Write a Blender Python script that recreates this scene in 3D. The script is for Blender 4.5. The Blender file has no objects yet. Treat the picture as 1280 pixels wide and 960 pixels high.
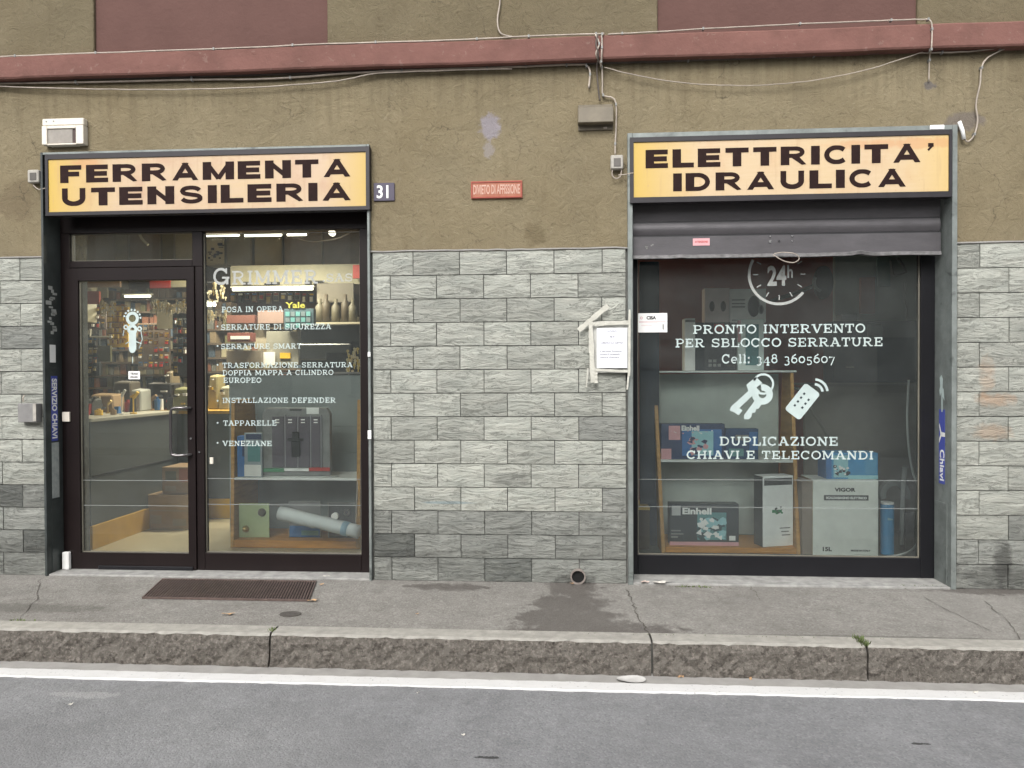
import bpy, bmesh, math, random
from mathutils import Vector, Matrix
random.seed(7)
S = bpy.context.scene
COL = S.collection
rad = math.radians

# ------------------------------------------------------------------ camera
YAW, PITCH, ROLL = rad(3.87), rad(-0.687), rad(0.234)
FPX = 924.0
CAM = Vector((0.0, -5.3, 1.49))
def _rot():
    c, s = math.cos, math.sin
    Rz = Matrix(((c(YAW), -s(YAW), 0), (s(YAW), c(YAW), 0), (0, 0, 1)))
    Rx = Matrix(((1, 0, 0), (0, c(PITCH), -s(PITCH)), (0, s(PITCH), c(PITCH))))
    Ry = Matrix(((c(ROLL), 0, s(ROLL)), (0, 1, 0), (-s(ROLL), 0, c(ROLL))))
    return Rz @ Rx @ Ry
RM = _rot()
cam_data = bpy.data.cameras.new("camera")
cam = bpy.data.objects.new("camera", cam_data); COL.objects.link(cam)
cam_data.sensor_width = 36.0
cam_data.lens = FPX / 1280 * 36.0
cam_data.clip_start = 0.05; cam_data.clip_end = 500
m3 = Matrix((RM.col[0], RM.col[2], -RM.col[1])).transposed()
cam.matrix_world = Matrix.Translation(CAM) @ m3.to_4x4()
S.camera = cam

# ------------------------------------------------------------------ sky and sun
W = bpy.data.worlds.new("World"); S.world = W; W.use_nodes = True
nt = W.node_tree; bg = nt.nodes["Background"]
sky = nt.nodes.new("ShaderNodeTexSky"); sky.sky_type = 'NISHITA'; sky.sun_disc = False
SUN_EL, SUN_AZ = rad(43), rad(194)      # azimuth clockwise from +Y
sky.sun_elevation = SUN_EL; sky.sun_rotation = SUN_AZ
sky.air_density = 1.0; sky.dust_density = 4.0; sky.ozone_density = 1.0
hs = nt.nodes.new("ShaderNodeHueSaturation"); hs.inputs["Saturation"].default_value = 0.16
nt.links.new(sky.outputs[0], hs.inputs["Color"]); nt.links.new(hs.outputs[0], bg.inputs[0])
bg.inputs[1].default_value = 0.13
sd = bpy.data.lights.new("sun", 'SUN'); sd.energy = 1.0; sd.angle = rad(24); sd.color = (1.0, 0.975, 0.94)
sun = bpy.data.objects.new("sun", sd); COL.objects.link(sun)
d = Vector((math.sin(SUN_AZ) * math.cos(SUN_EL), math.cos(SUN_AZ) * math.cos(SUN_EL), math.sin(SUN_EL)))
sun.rotation_euler = d.to_track_quat('Z', 'Y').to_euler()
S.view_settings.view_transform = 'Standard'; S.view_settings.look = 'None'
S.view_settings.exposure = 1.0; S.view_settings.gamma = 1.0

# ------------------------------------------------------------------ measuring helpers (photo pixels -> metres on a plane of known depth)
def ray(px, py): return RM @ Vector((px - 640.0, FPX, -(py - 480.0)))
def at(px, py, Y=0.0):
    r = ray(px, py); return CAM + r * ((Y - CAM.y) / r.y)
def atz(px, py, Z=0.0):
    r = ray(px, py); return CAM + r * ((Z - CAM.z) / r.z)
def rc(x0, y0, x1, y1, Y=0.0):
    """upright rectangle on plane Y -> X0, X1, Z0, Z1 in metres"""
    xm, ym = (x0 + x1) / 2, (y0 + y1) / 2
    return at(x0, ym, Y).x, at(x1, ym, Y).x, at(xm, y1, Y).z, at(xm, y0, Y).z

# ------------------------------------------------------------------ materials
MATS = {}
def N(t, kind, **kw):
    n = t.nodes.new(kind)
    for k, v in kw.items():
        if k in n.inputs: n.inputs[k].default_value = v
        else: setattr(n, k, v)
    return n
def M(name, col, rough=0.6, metal=0.0, var=0.0, vs=6.0, bump=0.0, bs=60.0, stretch=(1, 1, 1), col2=None, emit=None, estr=0, spec=0.5, coat=0, detail=5, rough2=None, rnd=False, hw=1.0, build=None):
    if name in MATS: return MATS[name]
    m = bpy.data.materials.new(name); m.use_nodes = True; MATS[name] = m
    t = m.node_tree; L = t.links; p = t.nodes["Principled BSDF"]
    p.inputs["Base Color"].default_value = (*col, 1); p.inputs["Roughness"].default_value = rough
    p.inputs["Metallic"].default_value = metal; p.inputs["Specular IOR Level"].default_value = spec
    if coat: p.inputs["Coat Weight"].default_value = coat
    if emit: p.inputs["Emission Color"].default_value = (*emit, 1); p.inputs["Emission Strength"].default_value = estr
    g = N(t, "ShaderNodeNewGeometry"); mp = N(t, "ShaderNodeMapping"); mp.inputs["Scale"].default_value = stretch
    src = g.outputs["Position"]
    if rnd:
        oi = N(t, "ShaderNodeObjectInfo"); a = N(t, "ShaderNodeVectorMath", operation='MULTIPLY_ADD')
        L.new(oi.outputs["Random"], a.inputs[0]); a.inputs[1].default_value = (37, 53, 71); L.new(src, a.inputs[2]); src = a.outputs[0]
    L.new(src, mp.inputs[0])
    out = None
    if var or col2:
        n1 = N(t, "ShaderNodeTexNoise", Scale=vs, Detail=float(detail), Roughness=0.6); L.new(mp.outputs[0], n1.inputs["Vector"])
        r = N(t, "ShaderNodeMapRange"); r.inputs[1].default_value = 0.3; r.inputs[2].default_value = 0.7; L.new(n1.outputs["Fac"], r.inputs[0])
        mx = N(t, "ShaderNodeMix", data_type='RGBA'); L.new(r.outputs[0], mx.inputs[0])
        c2 = col2 or tuple(min(1, c * (1 + var)) for c in col); c1 = col if col2 else tuple(c * (1 - var) for c in col)
        mx.inputs[6].default_value = (*c1, 1); mx.inputs[7].default_value = (*c2, 1)
        out = mx.outputs[2]; L.new(out, p.inputs["Base Color"])
        if rough2 is not None:
            rr = N(t, "ShaderNodeMapRange"); L.new(n1.outputs["Fac"], rr.inputs[0]); rr.inputs[1].default_value = .35; rr.inputs[2].default_value = .65
            rr.inputs[3].default_value = rough; rr.inputs[4].default_value = rough2; L.new(rr.outputs[0], p.inputs["Roughness"])
    if bump:
        n2 = N(t, "ShaderNodeTexNoise", Scale=bs, Detail=4.0, Roughness=0.6); L.new(mp.outputs[0], n2.inputs["Vector"])
        b = N(t, "ShaderNodeBump", Strength=min(1.0, bump), Distance=0.01 * hw); L.new(n2.outputs["Fac"], b.inputs["Height"]); L.new(b.outputs[0], p.inputs["Normal"])
    if build: build(t, L, p, out, src, mp)
    return m

def blob(t, L, pos, cx, cz, rx, rz, axis='Z', soft=0.35, nscale=9.0, namp=1.0):
    """0..1 mask of an irregular stain centred at (cx, cz) in metres"""
    sx = N(t, "ShaderNodeSeparateXYZ"); L.new(pos, sx.inputs[0])
    def sub(o, c, r):
        a = N(t, "ShaderNodeMath", operation='SUBTRACT'); L.new(o, a.inputs[0]); a.inputs[1].default_value = c
        b = N(t, "ShaderNodeMath", operation='DIVIDE'); L.new(a.outputs[0], b.inputs[0]); b.inputs[1].default_value = r
        c_ = N(t, "ShaderNodeMath", operation='POWER'); L.new(b.outputs[0], c_.inputs[0]); c_.inputs[1].default_value = 2; return c_.outputs[0]
    u = sub(sx.outputs["X"], cx, rx); v = sub(sx.outputs[axis], cz, rz)
    s = N(t, "ShaderNodeMath", operation='ADD'); L.new(u, s.inputs[0]); L.new(v, s.inputs[1])
    nz = N(t, "ShaderNodeTexNoise", Scale=nscale, Detail=5.0, Roughness=0.65); L.new(pos, nz.inputs["Vector"])
    q = N(t, "ShaderNodeMath", operation='MULTIPLY_ADD'); L.new(nz.outputs["Fac"], q.inputs[0]); q.inputs[1].default_value = 3.6 * namp; L.new(s.outputs[0], q.inputs[2])
    r = N(t, "ShaderNodeMapRange"); r.clamp = True; L.new(q.outputs[0], r.inputs[0])
    r.inputs[1].default_value = .8 + 1.8 * namp - soft; r.inputs[2].default_value = .8 + 1.8 * namp + soft; r.inputs[3].default_value = 1; r.inputs[4].default_value = 0
    return r.outputs[0]
def mixc(t, L, base, fac, col, amt=1.0):
    f = fac
    if amt != 1.0:
        a = N(t, "ShaderNodeMath", operation='MULTIPLY'); L.new(fac, a.inputs[0]); a.inputs[1].default_value = amt; f = a.outputs[0]
    mx = N(t, "ShaderNodeMix", data_type='RGBA'); L.new(f, mx.inputs[0]); L.new(base, mx.inputs[6]); mx.inputs[7].default_value = (*col, 1)
    return mx.outputs[2]
def noise_mask(t, L, vec, scale, lo, hi, detail=4.0, dist=0.0, inv=False):
    n = N(t, "ShaderNodeTexNoise", Scale=scale, Detail=detail, Roughness=0.62, Distortion=dist); L.new(vec, n.inputs["Vector"])
    r = N(t, "ShaderNodeMapRange"); r.clamp = True; L.new(n.outputs["Fac"], r.inputs[0]); r.inputs[1].default_value = lo; r.inputs[2].default_value = hi
    if inv: r.inputs[3].default_value = 1; r.inputs[4].default_value = 0
    return r.outputs[0]

def plaster_build(t, L, p, out, src, mp):
    c = out
    c = mixc(t, L, c, noise_mask(t, L, src, 1.3, .42, .7, 6), (.17, .135, .078), .55)
    st = N(t, "ShaderNodeMapping"); st.inputs["Scale"].default_value = (5, 5, .7); L.new(src, st.inputs[0])
    c = mixc(t, L, c, noise_mask(t, L, st.outputs[0], 2.2, .55, .75, 5), (.15, .12, .072), .5)
    c = mixc(t, L, c, noise_mask(t, L, src, 24, .60, .67, 4, 2.2), (.105, .085, .055), .6)
    c = mixc(t, L, c, noise_mask(t, L, src, 17, .60, .70, 4, 2.5), (.31, .27, .19), .35)
    g = at(613, 158); c = mixc(t, L, c, blob(t, L, src, g.x, g.z, .085, .10, nscale=18), (.26, .24, .27), .8)
    g = at(611, 188); c = mixc(t, L, c, blob(t, L, src, g.x, g.z, .045, .06, nscale=22), (.27, .25, .25), .6)
    g = at(668, 292); c = mixc(t, L, c, blob(t, L, src, g.x, g.z, .09, .09, nscale=14), (.12, .095, .055), .55)
    g = at(1205, 152); c = mixc(t, L, c, blob(t, L, src, g.x, g.z, .14, .07, nscale=14), (.15, .13, .12), .7)
    g = at(1163, 107); c = mixc(t, L, c, blob(t, L, src, g.x, g.z, .05, .03, nscale=24), (.12, .11, .11), .8)
    g = at(20, 250); c = mixc(t, L, c, blob(t, L, src, g.x, g.z, .16, .16, nscale=8), (.14, .11, .07), .6)
    L.new(c, p.inputs["Base Color"])
    g0 = at(640, 84).z   # rain-borne grime below the string course, running down in streaks of uneven length
    sx = N(t, "ShaderNodeSeparateXYZ"); L.new(src, sx.inputs[0])
    stk = N(t, "ShaderNodeMapping"); stk.inputs["Scale"].default_value = (9, 9, .35); L.new(src, stk.inputs[0])
    sn = N(t, "ShaderNodeTexNoise", Scale=1.6, Detail=6.0, Roughness=.7); L.new(stk.outputs[0], sn.inputs["Vector"])
    dz = N(t, "ShaderNodeMath", operation='MULTIPLY_ADD'); L.new(sn.outputs["Fac"], dz.inputs[0]); dz.inputs[1].default_value = 1.3; L.new(sx.outputs["Z"], dz.inputs[2])
    gm = N(t, "ShaderNodeMapRange"); gm.clamp = True; L.new(dz.outputs[0], gm.inputs[0]); gm.inputs[1].default_value = g0 + .38; gm.inputs[2].default_value = g0 + .78
    c = mixc(t, L, c, gm.outputs[0], (.075, .062, .04), .42)
    vo = N(t, "ShaderNodeTexVoronoi", feature='DISTANCE_TO_EDGE', Scale=1.7)
    wv = N(t, "ShaderNodeTexNoise", Scale=4.0, Detail=5.0); L.new(src, wv.inputs["Vector"]); wm = N(t, "ShaderNodeVectorMath", operation='MULTIPLY_ADD'); L.new(wv.outputs["Color"], wm.inputs[0]); wm.inputs[1].default_value = (.35, .35, .35); L.new(src, wm.inputs[2]); L.new(wm.outputs[0], vo.inputs["Vector"])
    cr_ = N(t, "ShaderNodeMapRange"); cr_.clamp = True; L.new(vo.outputs["Distance"], cr_.inputs[0]); cr_.inputs[1].default_value = 0; cr_.inputs[2].default_value = .006; cr_.inputs[3].default_value = 1; cr_.inputs[4].default_value = 0
    cm_ = N(t, "ShaderNodeMath", operation='MULTIPLY'); L.new(cr_.outputs[0], cm_.inputs[0]); L.new(noise_mask(t, L, src, 1.9, .5, .62, 2), cm_.inputs[1])
    c = mixc(t, L, c, cm_.outputs[0], (.06, .05, .035), .75)
    L.new(c, p.inputs["Base Color"])
    # trowel marks and grain
    n = N(t, "ShaderNodeTexNoise", Scale=13.0, Detail=8.0, Roughness=0.68, Distortion=.9); L.new(src, n.inputs["Vector"])
    n2 = N(t, "ShaderNodeTexNoise", Scale=150.0, Detail=4.0, Roughness=.7); L.new(src, n2.inputs["Vector"])
    a = N(t, "ShaderNodeMath", operation='MULTIPLY_ADD'); L.new(n2.outputs["Fac"], a.inputs[0]); a.inputs[1].default_value = .28; L.new(n.outputs["Fac"], a.inputs[2])
    b = N(t, "ShaderNodeBump", Strength=.9, Distance=.018); L.new(a.outputs[0], b.inputs["Height"]); L.new(b.outputs[0], p.inputs["Normal"])
PLASTER = M("olive_plaster", (.215, .180, .115), .92, var=.12, vs=2.5, spec=.15, build=plaster_build)

def redpaint_build(t, L, p, out, src, mp):
    c = mixc(t, L, out, noise_mask(t, L, src, 3.0, .5, .7, 6), (.10, .055, .045), .6)
    c = mixc(t, L, c, noise_mask(t, L, src, 22, .62, .66, 5, .6), (.25, .17, .145), .4)
    L.new(c, p.inputs["Base Color"])
REDBAND = M("dull_red_paint", (.175, .088, .074), .85, var=.14, vs=3.5, bump=.5, bs=30, spec=.15, build=redpaint_build)
REDPANEL = M("dark_red_paint", (.115, .064, .055), .9, var=.1, vs=2.5, bump=.45, bs=26, spec=.15)

def stone_build(base, veins=.8):
    def f(t, L, p, out, src, mp):
        st = N(t, "ShaderNodeMapping"); st.inputs["Scale"].default_value = (5.5, 5.5, 24); L.new(src, st.inputs[0])
        wob = N(t, "ShaderNodeTexNoise", Scale=1.0, Detail=8.0, Roughness=.68, Distortion=1.0); L.new(st.outputs[0], wob.inputs["Vector"])
        # broken ledges: sharp ramps of the stretched noise
        led = N(t, "ShaderNodeMath", operation='PINGPONG'); mu = N(t, "ShaderNodeMath", operation='MULTIPLY'); L.new(wob.outputs["Fac"], mu.inputs[0]); mu.inputs[1].default_value = 5.0
        fr = N(t, "ShaderNodeMath", operation='FRACT'); L.new(mu.outputs[0], fr.inputs[0])
        pw = N(t, "ShaderNodeMath", operation='POWER'); L.new(fr.outputs[0], pw.inputs[0]); pw.inputs[1].default_value = 3.0
        fine = N(t, "ShaderNodeTexNoise", Scale=34.0, Detail=7.0, Roughness=.7); L.new(src, fine.inputs["Vector"])
        ad = N(t, "ShaderNodeMath", operation='MULTIPLY_ADD'); L.new(fine.outputs["Fac"], ad.inputs[0]); ad.inputs[1].default_value = .9; L.new(fr.outputs[0], ad.inputs[2])
        b = N(t, "ShaderNodeBump", Strength=.75, Distance=.010); L.new(ad.outputs[0], b.inputs["Height"]); L.new(b.outputs[0], p.inputs["Normal"])
        oi = N(t, "ShaderNodeObjectInfo")
        hsv = N(t, "ShaderNodeHueSaturation"); L.new(out, hsv.inputs["Color"])
        r = N(t, "ShaderNodeMapRange"); L.new(oi.outputs["Random"], r.inputs[0]); r.inputs[3].default_value = .84; r.inputs[4].default_value = 1.14; L.new(r.outputs[0], hsv.inputs["Value"])
        c = hsv.outputs[0]
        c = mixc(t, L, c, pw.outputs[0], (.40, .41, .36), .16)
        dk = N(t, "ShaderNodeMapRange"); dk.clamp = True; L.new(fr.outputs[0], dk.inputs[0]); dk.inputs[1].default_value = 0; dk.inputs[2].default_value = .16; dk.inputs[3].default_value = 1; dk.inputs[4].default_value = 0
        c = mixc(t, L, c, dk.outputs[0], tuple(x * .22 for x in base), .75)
        c = mixc(t, L, c, noise_mask(t, L, src, 2.1, .55, .75, 5), tuple(x * .6 for x in base), .4)
        geo = N(t, "ShaderNodeNewGeometry"); gp = geo.outputs["Position"]
        for px, py, rx, rz, a in ((1243, 500, .13, .05, .5), (1190 + 48, 540, .13, .06, .4), (1232, 470, .05, .15, .35)):
            q = at(px, py); c = mixc(t, L, c, blob(t, L, gp, q.x, q.z, rx, rz, nscale=16, soft=.6), (.46, .27, .15), a * .9)
        for px, py, rx, rz, a in ((1252, 705, .06, .18, .75), (1250, 722, .25, .1, .5), (520, 700, .25, .08, .35), (20, 700, .3, .14, .4), (722, 726, .14, .06, .6), (640, 600, .15, .05, .3)):
            q = at(px, py); c = mixc(t, L, c, blob(t, L, gp, q.x, q.z, rx, rz, nscale=12, soft=.5), (.06, .06, .055), a)
        q = at(560, 628); c = mixc(t, L, c, blob(t, L, gp, q.x, q.z, .2, .012, nscale=9, soft=.3, namp=.3), (.16, .24, .27), .55)
        L.new(c, p.inputs["Base Color"])
    return f
SB = (.315, .328, .292)
STONE = M("split_stone", SB, .85, col2=(.415, .418, .37), vs=5, spec=.3, rnd=True, stretch=(1, 1, 4), build=stone_build(SB))
SB2 = (.20, .208, .19)
STONE_D = M("dark_split_stone", SB2, .8, col2=(.27, .275, .25), vs=5, spec=.3, rnd=True, stretch=(1, 1, 4), build=stone_build(SB2))
SB3 = (.085, .09, .085)
STONE_DD = M("damp_split_stone", SB3, .7, col2=(.14, .145, .13), vs=5, spec=.35, rnd=True, stretch=(1, 1, 4), build=stone_build(SB3))
MORTAR = M("dark_mortar", (.12, .12, .11), .95, var=.3, vs=20, bump=.4, bs=120)

FRAME = M("dark_brown_aluminium", (.011, .007, .007), .42, metal=.0, var=.15, vs=3, bump=.03, bs=200, spec=.25)
FRAME2 = M("near_black_aluminium", (.010, .010, .012), .42, var=.15, vs=3, spec=.25)
def steel_build(t, L, p, out, src, mp):
    c = mixc(t, L, out, noise_mask(t, L, src, 12, .56, .72, 5, .8), (.30, .31, .29), .35)
    c = mixc(t, L, c, noise_mask(t, L, src, 7, .6, .7, 5, .8), (.035, .04, .038), .6)
    L.new(c, p.inputs["Base Color"])
TRIM = M("weathered_grey_steel", (.19, .21, .20), .5, metal=.25, var=.25, vs=8, bump=.15, bs=70, build=steel_build)
TRIM_D = M("dark_painted_steel", (.05, .058, .056), .5, metal=.2, var=.3, vs=6, bump=.15, bs=70, build=None)
SIGNFRAME = M("sign_frame_dark", (.015, .012, .015), .5, var=.25, vs=14)
SHUTTER = M("roller_shutter_grey", (.085, .08, .085), .5, metal=.3, var=.18, vs=4, stretch=(1, 1, 3), bump=.12, bs=40, rough2=.38)
SHUTTER_EDGE = M("worn_shutter_edge", (.19, .185, .185), .45, metal=.35, var=.4, vs=18, bump=.3, bs=50)
SILL = M("worn_aluminium_sill", (.29, .285, .27), .6, metal=.05, var=.3, vs=14, bump=.2, bs=60)

def sign_build(x0, x1, right=False):
    def f(t, L, p, out, src, mp):
        sx = N(t, "ShaderNodeSeparateXYZ"); L.new(src, sx.inputs[0])
        c = out
        def edge(a, b):
            r = N(t, "ShaderNodeMapRange"); r.clamp = True; L.new(sx.outputs["X"], r.inputs[0]); r.inputs[1].default_value = a; r.inputs[2].default_value = b; r.inputs[3].default_value = 1; r.inputs[4].default_value = 0; return r.outputs[0]
        st = N(t, "ShaderNodeMapping"); st.inputs["Scale"].default_value = (1.5, 1, 26); L.new(src, st.inputs[0])
        c = mixc(t, L, c, noise_mask(t, L, st.outputs[0], 2.0, .45, .7, 5), (.50, .37, .26) if not right else (.56, .43, .28), .6)
        c = mixc(t, L, c, noise_mask(t, L, src, 5.0, .5, .68, 4), (.42, .25, .16) if not right else (.50, .33, .18), .5)
        c = mixc(t, L, c, edge(x0, x0 + .5), (.52, .35, .06), .95)
        c = mixc(t, L, c, edge(x1, x1 - .3), (.50, .34, .07) if not right else (.56, .40, .15), .85)
        g = at(112, 210) if not right else at(1120, 186)
        dv = N(t, "ShaderNodeMapping"); dv.inputs["Scale"].default_value = (14, 1, 1.2); L.new(src, dv.inputs[0])
        c = mixc(t, L, c, noise_mask(t, L, dv.outputs[0], 1.8, .56, .7, 6), (.36, .22, .12), .28)
        c = mixc(t, L, c, noise_mask(t, L, src, 40, .62, .7, 4), (.40, .26, .15), .35)
        c = mixc(t, L, c, blob(t, L, src, g.x, g.z + .02, .5 if right else .14, .04, nscale=10), (.50, .24, .10), .5)
        L.new(c, p.inputs["Base Color"])
    return f
GLASS = bpy.data.materials.new("window_glass"); GLASS.use_nodes = True; MATS["window_glass"] = GLASS
t = GLASS.node_tree; L = t.links; t.nodes.remove(t.nodes["Principled BSDF"])
fr = N(t, "ShaderNodeFresnel", IOR=1.5); tr = N(t, "ShaderNodeBsdfTransparent"); tr.inputs[0].default_value = (.93, .96, .95, 1)
gl = N(t, "ShaderNodeBsdfGlossy", Roughness=.015); mx = N(t, "ShaderNodeMixShader")
L.new(fr.outputs[0], mx.inputs[0]); L.new(tr.outputs[0], mx.inputs[1]); L.new(gl.outputs[0], mx.inputs[2])
dfs = N(t, "ShaderNodeBsdfDiffuse"); dfs.inputs[0].default_value = (.72, .78, .77, 1)  # pale diffuse film mixed in, a milky veil in place of stronger reflections
g_ = N(t, "ShaderNodeNewGeometry"); dm = noise_mask(t, L, g_.outputs["Position"], 1.7, .3, .75, 6, .6); dn = noise_mask(t, L, g_.outputs["Position"], 8.0, .4, .8, 5, 2.0)
da = N(t, "ShaderNodeMath", operation='MULTIPLY_ADD'); L.new(dm, da.inputs[0]); da.inputs[1].default_value = .026; da.inputs[2].default_value = .011
db = N(t, "ShaderNodeMath", operation='MULTIPLY_ADD'); L.new(dn, db.inputs[0]); db.inputs[1].default_value = .010; L.new(da.outputs[0], db.inputs[2])
mxd = N(t, "ShaderNodeMixShader"); L.new(db.outputs[0], mxd.inputs[0]); L.new(mx.outputs[0], mxd.inputs[1]); L.new(dfs.outputs[0], mxd.inputs[2])
L.new(mxd.outputs[0], t.nodes["Material Output"].inputs[0])
FILM = bpy.data.materials.new("clear_plastic_film"); FILM.use_nodes = True; MATS["clear_plastic_film"] = FILM
t = FILM.node_tree; L = t.links; pp = t.nodes["Principled BSDF"]; pp.inputs["Base Color"].default_value = (.85, .88, .88, 1); pp.inputs["Roughness"].default_value = .25
tr = N(t, "ShaderNodeBsdfTransparent"); mx = N(t, "ShaderNodeMixShader", Fac=.62); L.new(tr.outputs[0], mx.inputs[1]); L.new(pp.outputs[0], mx.inputs[2])
nz = N(t, "ShaderNodeTexNoise", Scale=40.0, Detail=3.0); bb = N(t, "ShaderNodeBump", Strength=.6, Distance=.01); L.new(nz.outputs["Fac"], bb.inputs["Height"]); L.new(bb.outputs[0], pp.inputs["Normal"])
L.new(mx.outputs[0], t.nodes["Material Output"].inputs[0])
def P(name, col, rough=.55, **k):   # a plain paint / print / plastic
    k.setdefault('var', .08); k.setdefault('vs', 9)
    return M(name, col, rough, **k)
VINYL = P("white_vinyl", (.44, .52, .505), .6, var=.1)
VINYL_D = P("faded_white_vinyl", (.36, .37, .35), .6, var=.15, vs=30)
WHITE = P("white_card", (.80, .80, .78)); OFFW = P("cream_plastic", (.68, .63, .54), .45, bump=.05)
BLACK = P("black_plastic", (.02, .02, .022), .4); DGREY = P("dark_grey_plastic", (.06, .06, .06), .5)
MGREY = P("mid_grey_plastic", (.22, .22, .21), .5); LGREY = P("pale_grey_board", (.38, .41, .375), .6, var=.12, vs=3)
SGREY = P("steel_grey_panel", (.22, .245, .24), .5, var=.12, vs=2)
WOOD = M("honey_wood", (.42, .22, .055), .5, var=.22, vs=5, stretch=(1, 1, 8), spec=.4)
WOODH = M("orange_wood_board", (.50, .22, .04), .45, var=.22, vs=5, stretch=(1, 6, 8), spec=.4)
CARD = M("brown_cardboard", (.34, .23, .13), .85, var=.12, vs=6)
BRASS = M("brass", (.60, .44, .16), .3, metal=.9, var=.15); CHROME = M("chrome", (.6, .6, .6), .2, metal=.95)
KEYS = M("brass_and_nickel_keys", (.60, .47, .22), .3, metal=.5, col2=(.62, .60, .52), vs=60)
YELLOW = P("yellow_board", (.80, .50, .04)); REDP = P("red_print", (.42, .04, .03)); PINK = P("pink_print", (.62, .33, .35))
NAVY = P("navy_print", (.03, .05, .12)); BLUE = P("blue_print", (.04, .15, .38)); SKYB = P("sky_blue_print", (.05, .26, .50)); CYAN = P("pale_cyan_print", (.30, .55, .60))
GREENP = P("pale_green_panel", (.42, .50, .27)); TEAL = P("teal_print", (.10, .26, .27)); DTEAL = P("dark_box_print", (.028, .036, .044), .35)
PURPLE = P("violet_grey_panel", (.10, .085, .105)); GREEN = P("green_print", (.05, .22, .10)); SIGNRED = M("faded_red_enamel", (.30, .085, .045), .7, col2=(.38, .16, .10), vs=20)
PEACH = M("peach_lettering", (.52, .33, .26), .6, var=.1); ENAMEL = P("dark_violet_enamel", (.055, .045, .075), .35)
BEIGE = M("beige_wall", (.36, .31, .20), .9, var=.12, vs=1.5); BROWNW = M("brown_back_wall", (.13, .095, .07), .9, var=.2, vs=1.6)
MAROON = M("dark_maroon_wall", (.42, .15, .13), .9, var=.2, vs=2); GREYW = M("grey_green_wall", (.42, .46, .43), .9, var=.15, vs=2)
NAVYW = M("dark_navy_cabinet", (.03, .04, .065), .6, var=.2, vs=2); FLOORI = M("beige_floor_tiles", (.44, .38, .26), .35, var=.1, vs=2)
CABLE = M("grimy_white_cable", (.36, .31, .26), .6, var=.25, vs=12); CABLE_D = M("dark_cable", (.075, .06, .05), .6, var=.3, vs=12)
TUBEW = P("white_hose", (.42, .44, .43), .5); TAPE = M("masking_tape", (.50, .49, .43), .6, var=.12, vs=20, bump=.4, bs=60)
PAPER = M("white_paper", (.74, .75, .80), .8, var=.03, vs=8)
LIT = M("lit_tube", (1, 1, 1), .5, emit=(1.0, .93, .74), estr=2.2); INK = P("black_ink", (.02, .018, .018), .7); INKF = P("grey_ink", (.25, .25, .28), .8)
SIGNINK = M("sign_lettering", (.020, .009, .008), .75, var=.2, vs=30, spec=.15)

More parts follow.
